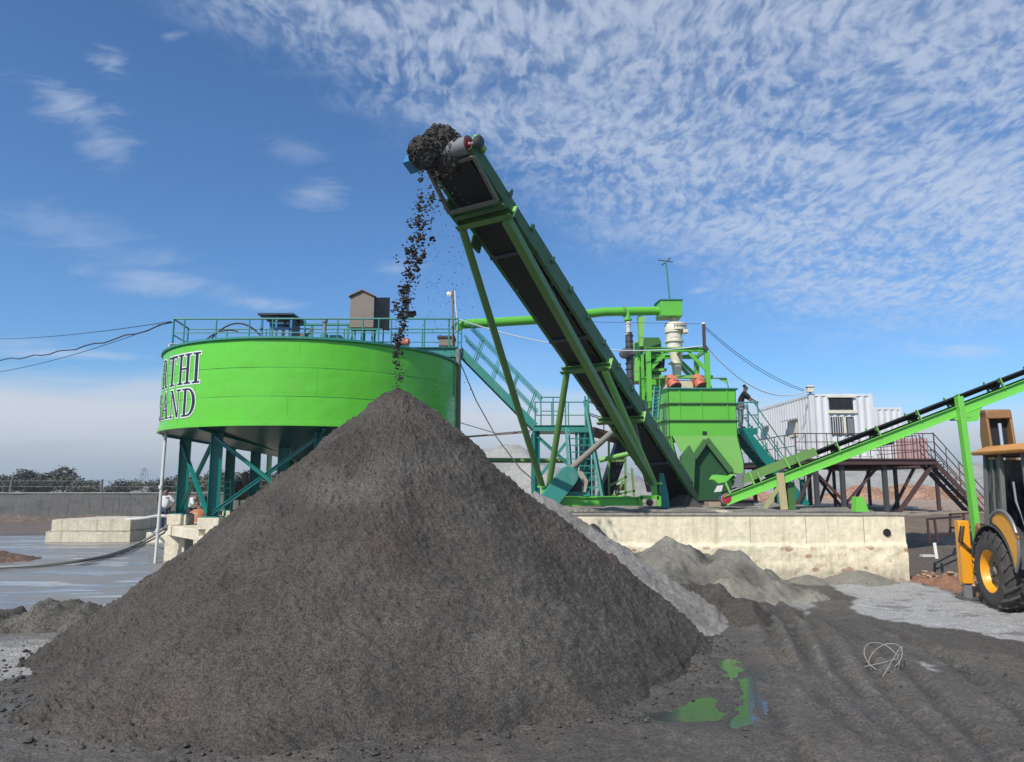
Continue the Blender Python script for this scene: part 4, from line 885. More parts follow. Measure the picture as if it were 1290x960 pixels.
MB().prism([W(833, 463, HY-.1), W(837, 463, HY-.1), W(838, 450, HY-.1), (W(836, 450, HY-.1))], (0, .3, 0)).build('flap', DKGREY, t)

# ================================================================== BIN WITH SCREEN AND HOPPER
FY = 25.0
t = thing('green_bin', 'bright green sheet steel bin with an inverted V opening below', 'storage bin', W(885, 640, FY+1.2))
def FP(px, py, y=FY): return W(px, py, y)
DB = 2.4
def zrow(py): return FP(880, py).z
xL, xR = FP(842, 510).x, FP(927.5, 510).x; xR2 = FP(937.5, 590).x; xLb = xL-.42
zr = [zrow(v) for v in (490, 508.5, 530, 549)]
rows = [(zr[0], zr[1], 'upper_band'), (zr[1], zr[2], 'middle_band'), (zr[2], zr[3], 'lower_band')]
for z1_, z0_, nm in rows:
    mb = MB(); mb.prism([(xL, FY, z0_), (xR, FY, z0_), (xR, FY, z1_), (xL, FY, z1_)], (0, .02, 0))
    mb.prism([(xL, FY, z0_), (xL, FY, z1_), (xLb, FY+DB, z1_), (xLb, FY+DB, z0_)], (.02, 0, 0))
    mb.prism([(xR, FY, z0_), (xR, FY, z1_), (xR+.1, FY+DB, z1_), (xR+.1, FY+DB, z0_)], (-.02, 0, 0)); mb.build(nm, GREEN, t)
for z in zr[:3]:
    a, b, c, d = (xLb-.05, FY+DB, z), (xL-.05, FY-.05, z), (xR+.05, FY-.05, z), (xR+.14, FY+DB, z)
    MB().tube([a, b, c, d], .035, 4).build('stiffener', CONVG if z != zr[0] else TEALD, t)
for px in (856, 883.5, 916): MB().span((FP(px, 510).x-.02, FY-.035, zr[2]), (FP(px, 510).x+.02, FY, zr[0])).build('vertical_rib', GREEN, t)
MB().box((FP(887.5, 545.5).x, FY-.01, zrow(545.5)), (.15, .03, .12)).build('vent_hole', DARK, t)
# lower skirt with the cut out
sk = [(846, 549), (935.5, 549)]
def plate(pts, th_, mat, nm): MB().prism(pts, (0, th_, 0)).build(nm, mat, t)
plate([FP(847, 549), FP(889.5, 549), FP(889.5, 554), FP(874, 578), FP(866, 566), FP(858, 570)], .03, PALEG, 'skirt_plate')
plate([FP(889.5, 549), FP(929, 549), FP(937.5, 582), FP(938, 597), FP(922, 596), FP(889.5, 554)], .03, PALEG, 'skirt_plate')
MB().prism([(xR, FY, zr[3]), FP(937.5, 582), FP(938, 597), FP(938, 597)+Vector((.1, DB, 0)), (xR+.1, FY+DB, zr[3])], (-.03, 0, 0)).build('skirt_side', PALEG, t)
MB().prism([(xL+.05, FY, zr[3]), (xLb, FY+DB, zr[3]), FP(862, 640)+Vector((-.2, DB, 0)), FP(862, 640), FP(852, 575)], (.03, 0, 0)).build('skirt_side', GREEN, t)
MB().beam(FP(889.5, 553.5, FY-.1), FP(921, 594, FY-.1), .10, .20).build('chute_edge', CONVG, t); MB().beam(FP(889, 555, FY-.13), FP(874, 577, FY-.13), .10, .18).build('chute_edge', CONVG, t)
INS = paint('bin_shade_green', (0.012, 0.075, 0.02), 0.6, .4, (0.05, .06, .04))  # bin green darkened to stand for the shade inside
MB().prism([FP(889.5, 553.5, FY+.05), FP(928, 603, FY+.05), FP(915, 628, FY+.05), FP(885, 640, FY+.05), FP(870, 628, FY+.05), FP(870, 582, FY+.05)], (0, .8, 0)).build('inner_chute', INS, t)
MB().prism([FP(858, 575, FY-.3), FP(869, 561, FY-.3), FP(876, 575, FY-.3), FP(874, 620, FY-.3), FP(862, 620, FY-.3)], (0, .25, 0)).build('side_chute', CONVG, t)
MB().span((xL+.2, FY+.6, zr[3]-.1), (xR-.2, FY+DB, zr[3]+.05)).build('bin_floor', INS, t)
for x, y in ((xL+.1, FY+1.9), (xR-.1, FY+1.9), (xL+.1, FY+.9)): MB().beam((x, y, ZT), (x, y, zr[3]), .2, .2, (1, 0, 0)).build('leg', TEALD, t)
# handrail on top
rl = [(W(815, 490, FY+1.2)), W(915, 490, FY+1.2)]
t2 = thing('bin_handrail', 'green handrail with curved bracket on top of the bin', 'handrail', W(870, 490, FY+1.2))
z = zr[0]; zt2 = W(870, 476.5, FY+.7).z
MB().tube([(W(813, 476, FY+.7).x, FY+.7, zt2), (W(915, 476, FY+.7).x, FY+.7, zt2), (W(918, 476, FY+.7).x, FY+.7, z)], .028, 8).build('top_rail', LEGG, t2)
MB().prism([W(905, 477, FY+.72), W(916, 477, FY+.72), W(916.5, 484, FY+.72)], (0, .02, 0)).build('bracket', PALEG, t2)
for px in (831, ): MB().tube([W(px, 476.5, FY+.7), W(px, 492, FY+.7)], .025, 8).build('rail_post', LEGG, t2)
# screen deck beige plate and two red motors
t = thing('vibrating_screen', 'dusty beige vibrating screen deck on top of the green bin', 'screen', W(865, 485, FY+1.6))
MB().prism([W(835, 494, FY+.95), W(900, 494, FY+.95), W(893, 479, FY+1.25), W(841, 479, FY+1.25)], (0, .5, .05)).build('screen_deck', paint('dusty_beige', (0.42, 0.38, 0.28), .7, .6), t)
MB().prism([W(814, 494, FY+1.5), W(840, 494, FY+1.5), W(840, 473, FY+1.5), W(814, 473, FY+1.5)], (0, .9, 0)).build('side_plate', GREEN, t)
MB().beam(W(814, 475, FY+1.2), W(898, 475, FY+1.2), .08, .12).build('top_beam', PALEG, t)
m0 = None
def motor(px0, py0, lab):
    base = W(px0, py0, FY+.75); r = thing('vibrating_motor', lab, 'motor', base, 'red motors on the vibrating screen')
    ax = Vector((0.20, -0.55, -0.62)).normalized(); q = base-ax*.10
    MB().lathe(q, ax, [(-.30, .05), (-.29, .17), (-.20, .205), (-.02, .205), (0, .225), (.05, .225), (.07, .20), (.20, .20), (.22, .235), (.26, .235)], 24).build('motor_casing', REDM, r, .008)
    MB().lathe(q, ax, [(.262, .20), (.27, .20)], 24).build('end_cover', paint('dark_pink', (0.42, .11, .08), .5, .3), r)
    MB().box(q+ax*.02+Vector((.05, -.19, .12)), (.17, .08, .12)).build('terminal_box', CREAM if False else REDM, r, .01)
    _, s1, u1 = frame(ax)
    for k in range(10):
        a = 2*math.pi*k/10; d_ = s1*math.cos(a)+u1*math.sin(a); MB().beam(q+ax*-.2+d_*.205, q+ax*-.03+d_*.205, .012, .03, d_).build('cooling_fin', REDM, r)
    return r
motor(849, 484.5, 'left of the two faded red motors on the vibrating screen'); motor(882, 484, 'right of the two faded red motors on the vibrating screen')
# spiral staircase / teal ladder left of the bin
t = thing('bin_ladder', 'dark teal ladder with hoops leaning on the left corner of the green bin', 'ladder', W(828, 520, 24.6))
for px in (822, 829): MB().beam(W(px, 528, 24.6), W(px+3, 487, 24.9), .05, .08).build('stringer', TEAL, t)
for k in range(9): MB().tube([W(822+k*.3, 526-k*4.6, 24.6+k*.03), W(829+k*.3, 526-k*4.6, 24.6+k*.03)], .02, 6).build('rung', TEAL, t)
MB().prism([W(822, 528, 24.7), W(827, 520, 24.7), W(827, 486, 24.9), W(821, 505, 24.9)], (0, .03, 0)).build('side_guard', TEAL, t)

# ================================================================== STAIR RIGHT OF THE BIN WITH PERSON'S PLATFORM
PYL = 27.3
t = thing('bin_stair', 'dark teal stair with small landing at the right side of the green bin', 'stair', W(975, 600, PYL))
zl = W(945, 540, PYL).z; xa, xb = W(928, 540, PYL).x, W(951, 540, PYL).x
MB().span((xa, PYL-.3, zl-.22), (xb, PYL+.9, zl)).build('landing', TEAL, t)
for y in (PYL-.28, PYL+.85):
    s0 = Vector((W(932, 548, PYL).x, y, W(932, 548, PYL).z)); s1 = Vector((W(968, 592, PYL).x, y, W(968, 592, PYL).z)); s2 = Vector((W(1012, 640, PYL).x, y, ZT-.1))
    MB().beam((xb-.5, y, zl-.15), s2, .06, .34).build('stringer', TEAL, t)
    n0 = Vector((xb-.45, y, zl)); n1 = s2+Vector((0, 0, .2)); h = Vector((0, 0, 1.0))
    for k, hh_ in enumerate((1.0, .5)): MB().tube([n0+h*hh_+Vector((.35, 0, 0)), n1+h*hh_], .022, 8).build('handrail', TEALD, t)
    for f in (0.05, .3, .55, .8, 1): p = n0.lerp(n1, f); MB().tube([p-Vector((0, 0, .1)), p+h], .022, 8).build('rail_post', TEALD, t)
    MB().tube([(xa, y, zl+.98), (xb+.05, y, zl+.98)], .025, 8).build('landing_rail', TEALD, t)
    MB().tube([(xa, y, zl+.5), (xb+.05, y, zl+.5)], .02, 8).build('landing_rail', TEALD, t)
    for x in (xa+.05, (xa+xb)/2, xb+.05): MB().tube([(x, y, zl), (x, y, zl+.98)], .024, 8).build('rail_post', TEALD, t)
n0 = Vector((xb-.45, PYL+.3, zl-.1)); n1 = Vector((W(1012, 640, PYL).x, PYL+.3, ZT))
for k in range(13): p = n0.lerp(n1, (k+.5)/13); MB().box(p, (.27, 1.1, .035)).build('tread', TEAL, t)
for px in (985, 1015): MB().beam((W(px, 640, PYL).x, PYL+.2, 1.2), (W(px, 640, PYL).x, PYL+.2, n0.lerp(n1, .55).z if px < 1000 else ZT+.9), .14, .14, (1, 0, 0)).build('support_post', TEALD, t)

# ================================================================== LONG CONVEYOR
Hd, Ft = W(566, 190, 12.3), W(858, 629, 22.0)
cd_ = (Ft-Hd).normalized(); ca = cd_.cross(Vector((0, 0, 1))).normalized(); ca = ca if ca.x > 0 else -ca; cu = ca.cross(cd_); cu = cu if cu.z > 0 else -cu
LC = (Ft-Hd).length; HWd = 0.54
def CP(s, a=0, u=0): return Hd+cd_*s+ca*a+cu*u
cv = thing('long_conveyor', 'long inclined dusty green belt conveyor carrying wet sand up to the big cone', 'belt conveyor', (3.0, 19.5, ZT))
for s in (-1, 1):
    MB().channel(CP(0.0, s*HWd, -.02), CP(LC, s*HWd, -.02), .09, .27, .016, s if False else (1 if s < 0 else -1), up=cu).build('side_channel', CONVG, cv)
    MB().beam(CP(2.2, s*(HWd-.04), .20), CP(LC-.5, s*(HWd-.04), .20), .012, .17, up=cu).build('skirt_board', CONVG, cv)
# belt: troughed carry side, flat return side
def strip(profile_fn, s0, s1, n, nm, th_=.012):
    rings = []
    for i in range(n+1):
        s = s0+(s1-s0)*i/n; pr = profile_fn(s); rings.append([CP(s, a, u) for a, u in pr]+[CP(s, a, u-th_) for a, u in pr[::-1]])
    return MB().loft(rings).build(nm, BELT, cv)
strip(lambda s: [(-.42, .24 if .9 < s < LC-.4 else .14), (-.18, .12), (.18, .12), (.42, .24 if .9 < s < LC-.4 else .14)], 0.0, LC, 60, 'carrying_belt')
strip(lambda s: [(-.40, -.17+.012*math.sin(s*2.2)), (.40, -.17+.012*math.sin(s*2.2))], 0.1, LC, 90, 'return_belt')
hp_ = MB().lathe(CP(0, -.46, -.02), ca, [(0, .10), (.001, .175), (.92, .175), (.921, .10)], 32).build('head_pulley', GREY, cv)
MB().lathe(CP(0, .461, -.02), ca, [(0, .145), (.01, .145), (.015, .06), (.05, .05)], 24).build('pulley_hub', REDH, hp_)
MB().lathe(CP(0, .47, -.02), ca, [(0, .04), (.22, .04)], 12).build('pulley_shaft', GREY, hp_)
MB().lathe(CP(0, .60, -.01), ca, [(0, .05), (.01, .11), (.10, .12), (.13, .08)], 16).build('bearing_block', DKGREY, cv)
MB().box(CP(-.02, -.78, -.02), (.28, .30, .34), M=Matrix((cd_, ca, cu)).transposed()).build('drive_box', BLUE, cv, .01)
MB().box(CP(-.02, -.62, -.02), (.20, .10, .24), M=Matrix((cd_, ca, cu)).transposed()).build('drive_cover', CONVG, cv, .01)
# head frame below
fr = [CP(.15, -.52, -.18), CP(1.05, -.56, -.36), CP(1.05, .56, -.36), CP(.15, .52, -.18)]
for a, b in zip(fr, fr[1:]+fr[:1]): MB().beam(a, b, .06, .07, up=cu).build('head_frame_bar', DUSTS, cv)
MB().beam(CP(1.25, -.60, -.24), CP(1.25, .60, -.24), .10, .16, up=cu).build('cross_beam', CONVG, cv)
MB().beam(CP(1.9, -.62, -.16), CP(2.2, -.62, -.10), .05, .34, up=cu).build('bracket_plate', CONVG, cv)
MB().beam(CP(.9, -.60, -.16), CP(1.5, -.60, -.12), .05, .36, up=cu).build('bracket_plate', CONVG, cv)
for s in (.0, ): MB().box(CP(.12, .56, .12), (.34, .10, .12), M=Matrix((cd_, ca, cu)).transposed()).build('bearing_seat', PALEG, cv, .01)
sI = 1.3; k = 0
while sI < LC-.3:
    mb = MB()
    for a in (-1, 1): mb.prism([CP(sI-.06, a*(HWd+.02), .09), CP(sI+.06, a*(HWd+.02), .09), CP(sI+.03, a*(HWd+.02), .24), CP(sI-.03, a*(HWd+.02), .24)], ca*.012)
    mb.beam(CP(sI, -HWd, .06), CP(sI, HWd, .06), .04, .03, up=cu); mb.build('idler_bracket', CONVG, cv)
    MB().lathe(CP(sI, -.17, .075), ca, [(0, .045), (.34, .045)], 10).build('idler_roller', DKGREY, cv)
    for a in (-1, 1): MB().lathe(CP(sI, a*.19, .085), (ca*a*.9+cu*.44), [(0, .045), (.27, .045)], 10).build('idler_roller', DKGREY, cv)
    if k % 3 == 1: MB().lathe(CP(sI+.25, -.48, -.22), ca, [(0, .04), (.96, .04)], 10).build('return_roller', DKGREY, cv)
    MB().beam(CP(sI+.4, -HWd, -.13), CP(sI+.4, HWd, -.13), .05, .05, up=cu).build('cross_tie', CONVG, cv)
    sI += .92; k += 1
def s_at(py):                                     # distance along the belt seen at photo row py (centre line, below)
    lo, hi = 0, LC
    for _ in range(50):
        m = (lo+hi)/2; p = CP(m, 0, -.25); q = p-Vector((0, 0, CAMZ)); v = (q.z*math.cos(PITCH)-q.y*math.sin(PITCH))/(q.y*math.cos(PITCH)+q.z*math.sin(PITCH))*F
        if 480-v < py: lo = m
        else: hi = m
    return lo
sA, sB, sC = s_at(279), s_at(465), s_at(530)
nl, nr_ = W(683, 612, 18.5), W(822, 608, 18.9)
for s_, nm in ((sA, 'cross_beam'), (sB, 'cross_beam'), (sC, 'cross_beam')):
    MB().channel(CP(s_, -.66, -.28), CP(s_, .62, -.28), .12, .15, .02, 1, up=cu).build(nm, LEGG, cv)
    MB().beam(CP(s_, .585, -.3), CP(s_, .585, .0), .10, .02, up=cd_).build('hanger_plate', PALEG, cv); MB().beam(CP(s_, -.585, -.3), CP(s_, -.585, .0), .10, .02, up=cd_).build('hanger_plate', CONVG, cv)
MB().tube([CP(sA, -.54, -.36), nl], .080, 14).build('leg', LEGG, cv); MB().beam(CP(sA, .50, -.36), nr_+Vector((-.02, -.05, 0)), .17, .17).build('leg', LEGG, cv, .008)
MB().tube([CP(sB, -.52, -.36), nl+Vector((.18, .1, -.0))], .078, 14).build('leg', LEGG, cv); MB().tube([CP(sB, .50, -.36), nr_+Vector((.05, .1, 0))], .085, 14).build('leg', PALEG, cv)
MB().beam(CP(sC, .35, -.36), W(818, 618, 19.6), .11, .13).build('leg', paint('rusty_dusty', (.20, .17, .14), .7, .6), cv)
MB().tube([W(775, 541, 20.5), W(712, 597, 19.0)], .085, 12).build('brace_pipe', paint('dusty_grey_pipe', (.24, .22, .18), .6, .6), cv)
MB().tube([W(795, 571, 20.5), W(755, 580, 20.5)], .07, 12).build('brace_pipe', PALEG, cv)
for p in (nl, nr_): MB().box(p+Vector((.05, .05, -.02)), (.34, .3, .05)).build('leg_plate', PALEG, cv); MB().box(p+Vector((.05, .05, -.2)), (.12, .2, .34)).build('leg_stub', GREEN, cv)
# base frame on the platform
FYB = 18.5
zb0, zb1 = W(760, 637, FYB).z, W(760, 626, FYB).z
for y in (FYB, FYB+1.4): MB().ibeam((W(700, 632, FYB).x, y, (zb0+zb1)/2), (W(806, 632, FYB).x, y, (zb0+zb1)/2), .14, zb1-zb0, .02).build('base_beam', GREEN, cv)
mb = MB(); x0, x1 = W(806, 632, FYB).x, W(829, 632, FYB).x; z0, z1 = W(815, 639, FYB).z, W(815, 625, FYB).z
for a, b in (((x0, z1-.03), (x1, z1-.03)), ((x0, z0+.03), (x0, z1)), ((x1, z0+.03), (x1, z1))):
    mb.beam((a[0], FYB-.1, a[1]), (b[0], FYB-.1, b[1]), .10, .07, (0, 1, 0))
mb.build('wheel_fork', GREEN, cv)
MB().lathe(((x0+x1)/2, FYB-.14, (z0+z1)/2-.02), (0, 1, 0), [(0, .03), (.01, .09), (.08, .09), (.09, .03)], 16).build('wheel', RUSTY, cv)
MB().prism([W(688, 628, FYB), W(700, 636, FYB), W(738, 629, FYB), W(728, 626, FYB), W(700, 626, FYB)], (0, .3, 0)).build('gusset', GREEN, cv)
# drive guard and motor at the base
t = thing('belt_drive_guard', 'dusty teal rounded belt guard in front of the left conveyor legs', 'drive guard', W(700, 630, 18.2))
g0, g1 = W(690, 634, 18.2), W(716, 600, 18.2); dv = (g1-g0).normalized(); sv = Vector((dv.z, 0, -dv.x)).normalized(); dv.y = 0
out = [g0-sv*.24-dv*.1, g0+sv*.24-dv*.1]+[g1+(sv*math.cos(a)+dv*math.sin(a))*.26 for a in [R(15*i) for i in range(13)]]
MB().prism(out, (0, .30, 0)).build('guard_shell', TEALD, t, .02)
t = thing('crusher_motor', 'dusty grey round motor drum behind the teal belt guard', 'motor', W(727, 620, 18.7))
MB().lathe(W(724, 608, 18.5), (.35, 1, .0), [(0, .12), (.02, .24), (.06, .27), (.40, .27), (.42, .22), (.44, .1)], 24).build('motor_body', DKGREY, t)
MB().prism([W(712, 592, 18.45), W(734, 594, 18.45), W(741, 606, 18.45), W(738, 620, 18.45), W(733, 620, 18.45), W(733, 603, 18.45), W(716, 596, 18.45)], (0, .5, 0)).build('dusty_cover', paint('dusty_cloth', (.36, .33, .28), .8, .6), t)
MB().box(W(727, 622, 18.7), (.6, .4, .12)).build('motor_base', TEALD, t)
# sand carried on the belt, heap at the head, falling stream
rr = random.Random(9); mb = MB(); rings = []
for i in range(150):
    s = .15+i*(LC-1.2)/149; hgt = .15+.035*math.sin(i*1.3)+.03*rr.random()
    rings.append([CP(s, a, .13+max(hgt*(1-(a/.36)**2), .0)+rr.uniform(-.012, .012)+(.07 if abs(a) > .3 else 0)) for a in (-.36, -.27, -.18, -.08, 0, .08, .18, .27, .36)]+[CP(s, .2, .10), CP(s, -.2, .10)])
tag(mb.loft(rings).build('belt_load', CLOD, angle=80), 'ribbon of wet sand lying along the trough of the long conveyor', 'sand', kind='stuff')
def clodmesh(name, spots, label, seed):
    return rocks(name, label, 'sand', spots, CLOD, seed, 'stuff', .9)
# overhead heap: a lumpy body round the pulley plus clods
bm = bmesh.new(); bmesh.ops.create_icosphere(bm, subdivisions=6, radius=1)
cc = CP(-.02, -.16, .02)
co = np.array([v.co[:] for v in bm.verts]); loc = co*np.array([.38, .50, .36])
n1 = fbm(loc[:, 0]*5, loc[:, 1]*5, loc[:, 2]*5, 4)*.26+fbm(loc[:, 0]*16, loc[:, 1]*16, loc[:, 2]*16, 3)*.13
loc = loc*(1+n1[:, None]*1.3); loc[:, 2] *= np.where(loc[:, 2] < 0, 1.0, 1.0)
fs = [tuple(v.index for v in f.verts) for f in bm.faces]; bm.free(); mb = MB()
for cq, k_ in ((cc, .93), (CP(-.20, -.40, -.16), .60), (CP(.30, -.10, .20), .72)): mb.add([cq-cd_*float(p[0])*k_+ca*float(p[1])*k_+Vector((0, 0, float(p[2])*k_)) for p in loc], fs)
tag(mb.build('head_sand_heap', CLOD, angle=None), 'dark clump of wet sand spilling over the conveyor head pulley', 'sand')
sp_ = []
for i in range(1500):
    d = Vector((rr.gauss(0, 1), rr.gauss(0, 1), rr.gauss(0, 1))).normalized(); k_ = rr.choice((0, 0, 1, 2)); cq, q_ = ((cc, .95), (CP(-.20, -.40, -.16), .62), (CP(.30, -.10, .20), .74))[k_]; p = cq-cd_*d.x*.40*q_+ca*d.y*.52*q_+Vector((0, 0, d.z*.38*q_)); sp_.append((*p, rr.uniform(.010, .030)))
clodmesh('sand_clods', sp_, 'crumbly clods covering the sand clump at the conveyor head', 6)
sp_ = []
path = [(551, 214, 30, 12.1), (541, 245, 21, 11.95), (533, 270, 17, 11.85), (525, 300, 15, 11.75), (520, 330, 13, 11.68), (514, 360, 13, 11.62), (511, 385, 12, 11.6), (505, 410, 9, 11.58), (502, 430, 8, 11.56), (502, 455, 8, 11.55), (500, 492, 9, 11.55)]
for i in range(1350):
    f = rr.random()**.85*(len(path)-1.001); k = int(f); g_ = f-k; A, B = path[k], path[k+1]; px = A[0]+(B[0]-A[0])*g_; py = A[1]+(B[1]-A[1])*g_; sp = A[2]+(B[2]-A[2])*g_
    ix = math.sin(py*.11)*2+rr.gauss(0, sp*.44)
    if rr.random() < .22+.45*(py > 400): continue
    p = W(px+ix, py, A[3]+rr.uniform(-.18, .18)); big_ = rr.random()
    s = rr.uniform(.008, .022) if big_ < .85 else rr.uniform(.022, .048)
    sp_.append((*p, s))
    if big_ > .9:
        for _ in range(5): sp_.append((p.x+rr.uniform(-.05, .05), p.y+rr.uniform(-.04, .04), p.z+rr.uniform(-.07, .07), s*rr.uniform(.5, .9)))
for i in range(330):
    py = rr.uniform(235, 560); px = 572+rr.gauss(0, 12)+(py-235)*.0-(py > 480)*10; p = W(px, py, 12.2+rr.uniform(-.3, .4)); sp_.append((*p, rr.uniform(.005, .013)))
for i in range(120): p = W(545+rr.gauss(0, 12), rr.uniform(240, 420), 12.1); sp_.append((*p, rr.uniform(.005, .012)))
clodmesh('falling_sand', sp_, 'stream of wet sand clods falling from the conveyor head onto the cone', 7)

# ================================================================== TEAL ACCESS STAIR, LANDING AND LADDER
SY = 24.4
st = thing('access_stair', 'long teal stair with railing from the tank bridge down to the landing', 'stair', W(630, 490, SY))
zl = W(700, 536, SY).z
s0, s1 = W(579, 441, SY), W(674, 537, SY)
for y in (0, .8): MB().beam(s0+Vector((0, y, 0)), s1+Vector((0, y, 0)), .05, .26).build('stringer', TEALD, st)
for k in range(16): MB().box(s0.lerp(s1, (k+.5)/16)+Vector((0, .4, 0)), (.22, .76, .03)).build('tread', TEALD, st)
for y in (0, .8):
    a, b = s0+Vector((0, y, .1)), s1+Vector((-.05, y, .1)); dn = (b-a).normalized(); up_ = Vector((0.34, 0, .94)).normalized()*.95
    for hh_ in (1.0, .94, .50, .44): MB().tube([a+up_*hh_, b+up_*hh_], .017, 6).build('handrail', TEALD, st)
    for f in (.18, .42, .66, .90):
        for e in (0, .02): MB().tube([a.lerp(b, f+e), a.lerp(b, f+e)+up_*1.0], .016, 6).build('rail_post', TEALD, st)
ld = thing('stair_landing', 'teal steel landing on columns behind the legs of the long conveyor', 'platform', W(700, 640, SY))
xa, xb = W(672, 536, SY).x, W(742, 536, SY).x
MB().span((xa, SY-.2, zl-.20), (xb, SY+1.3, zl-.03)).build('deck', TEAL, ld)
for y in (SY-.21, SY+1.31): MB().channel((xa, y, zl-.11), (xb, y, zl-.11), .06, .20, .015).build('edge_beam', TEALD, ld)
for x, y in ((xa+.08, SY-.1), (xa+.08, SY+1.2), (xb-.1, SY-.1), (xb-.1, SY+1.2)): MB().ibeam((x, y, ZT if x > 1 else ZT-.1), (x, y, zl-.2), .2, .2, .02, up=(.9, .4, 0)).build('column', TEAL, ld)
MB().ibeam((xa+.1, SY-.1, zl-.35), (xb-.2, SY+.0, ZT+.9), .10, .10, .015).build('diagonal', TEALD, ld); MB().beam((xa+.15, SY-.05, ZT+.9), (xa+1.1, SY-.05, zl-.6), .08, .1).build('diagonal', TEALD, ld)
rail(ld, [(xa+.25, SY-.18, zl), (W(712, 530, SY).x, SY-.18, zl)], .95, (.5,), .022, step=.45)
rail(ld, [(xa+.1, SY+1.25, zl), (xb, SY+1.25, zl)], .95, (.5,), .022, step=.6)
wk = thing('rear_walkway', 'dark rusty walkway with rails running behind the long conveyor to the bin', 'walkway', W(770, 545, 25.5))
a, b = Vector((xb-.05, SY+.6, zl-.1)), W(800, 560, 26.2)
MB().beam(a, b, .9, .14).build('deck', RUSTY, wk)
for hh_ in (.5, .56, .95, 1.0):
    MB().tube([a+Vector((0, -.4, hh_)), b+Vector((0, -.4, hh_))], .018, 6).build('handrail', RUSTY, wk)
for f in (0, .33, .66, 1): MB().tube([a.lerp(b, f)+Vector((0, -.4, 0)), a.lerp(b, f)+Vector((0, -.4, 1.0))], .02, 6).build('rail_post', RUSTY, wk)
la = thing('steep_ladder', 'steep teal ladder with many rungs leaning on the stair landing', 'ladder', W(735, 640, 23))
for (p0, p1) in ((W(719.5, 637, 22.6), W(713, 540, 23.8)), (W(760, 637, 22.6), W(736, 505, 23.9))):
    MB().beam(p0, p1, .07, .14, (0, 1, 0)).build('stringer', TEALD, la)
    MB().beam(p0+Vector((.12, .35, 0)), p1+Vector((.12, .35, 0)), .05, .09, (0, 1, 0)).build('stringer', TEALD, la)
L0, L1, R0, R1 = W(719.5, 637, 22.6), W(713, 540, 23.8), W(757, 637, 22.6), W(741, 540, 23.8)
for k in range(11):
    f = (k+.5)/11; MB().beam(L0.lerp(L1, f), R0.lerp(R1, f), .16, .03).build('rung', TEALD, la)
for px in (727, 748): MB().tube([W(px, 636, 24.3), W(px-1, 545, 24.3)], .045, 8).build('back_post', TEALD, la)
MB().beam(W(719, 600, 24.2), W(752, 556, 24.2), .06, .06).build('back_brace', TEALD, la)
for px, x2 in ((738, 741), (742, 745)): MB().tube([W(px, 540, 23.7), W(px-1, 499, 23.8)], .03, 6).build('grab_rail', TEALD, la)
t = thing('transfer_conveyor', 'dark steep belt conveyor with green frame posts seen behind the legs of the long conveyor', 'belt conveyor', W(775, 640, 25.5))
MB().prism([W(751, 640, 25.6), W(766, 640, 25.6), W(796, 556, 25.6), W(779, 553, 25.6)], (0, .9, 0)).build('belt_underside', BELT, t)
for a, b in ((W(767, 640, 25.4), W(767, 556, 25.4)), (W(767, 581, 25.4), W(788, 580, 25.4)), (W(788, 640, 25.4), W(788, 570, 25.4)), (W(768, 612, 25.4), W(790, 600, 25.4)), (W(768, 625, 25.4), W(800, 618, 25.4)), (W(800, 640, 25.4), W(796, 590, 25.4)), (W(770, 640, 25.4), W(785, 606, 25.4))):
    MB().beam(a, b, .07, .07, (0, 1, 0)).build('frame_post', LEGG, t)
t = thing('orange_barrow', 'worn orange tub behind the green frame posts', 'tub', W(782, 615, 26.6)); 
MB().prism([W(773, 612, 26.5), W(790, 609, 26.5), W(788, 618, 26.5), W(776, 618, 26.5)], (0, .7, 0)).build('tub_body', ORANGE, t, .03); MB().beam(W(776, 618, 26.6), W(774, 640, 26.6), .05, .05).build('tub_leg', RUSTY, t); MB().beam(W(788, 618, 26.6), W(789, 640, 26.6), .05, .05).build('tub_leg', RUSTY, t)
t = thing('teal_plate_post', 'short teal steel post with flared foot right of the base frame', 'post', W(837, 640, 20.2))
MB().prism([W(832, 640, 20.2), W(844, 640, 20.2), W(842, 622, 20.2), W(836, 596, 20.2), W(832, 596, 20.2)], (0, .2, 0)).build('post_plate', TEALD, t)
t = thing('cross_pipe', 'dusty green horizontal pipe crossing behind the teal landing column', 'pipe', W(640, 580, 27)); MB().tube([W(575, 579.5, 27), W(715, 580.5, 27)], .09, 12).build('pipe_run', LEGG, t)

# ================================================================== SHORT CONVEYOR AT RIGHT
H2, T2 = W(916, 629, 20.6), W(1290, 484, 19.2)
d2 = (T2-H2).normalized(); a2 = d2.cross(Vector((0, 0, 1))).normalized(); a2 = a2 if a2.y < 0 else -a2; u2 = d2.cross(a2); u2 = u2 if u2.z > 0 else -u2
def C2(s, a=0, u=0): return H2+d2*s+a2*a+u2*u
c2 = thing('right_conveyor', 'lime green belt conveyor rising to the right out of the picture', 'belt conveyor', W(980, 642, 20.2))
L2 = 13.5; LIME = paint('lime_green_paint', (0.17, 0.56, 0.07), 0.4, 0.18, (0.25, 0.32, 0.15))
for s in (-1, 1):
    MB().channel(C2(-.1, s*.42, 0), C2(L2, s*.42, 0), .08, .26, .016, 1 if s > 0 else -1, up=u2).build('side_channel', LIME, c2)
    MB().beam(C2(.35, s*.40, .36), C2(2.7, s*.40, .36), .015, .22, up=u2).build('skirt_board', LEGG, c2)
def strip2(pr, s0, s1, n, nm):
    rg = [[C2(s0+(s1-s0)*i/n, a, u) for a, u in pr]+[C2(s0+(s1-s0)*i/n, a, u-.015) for a, u in pr[::-1]] for i in range(n+1)]; MB().loft(rg).build(nm, BELT, c2)
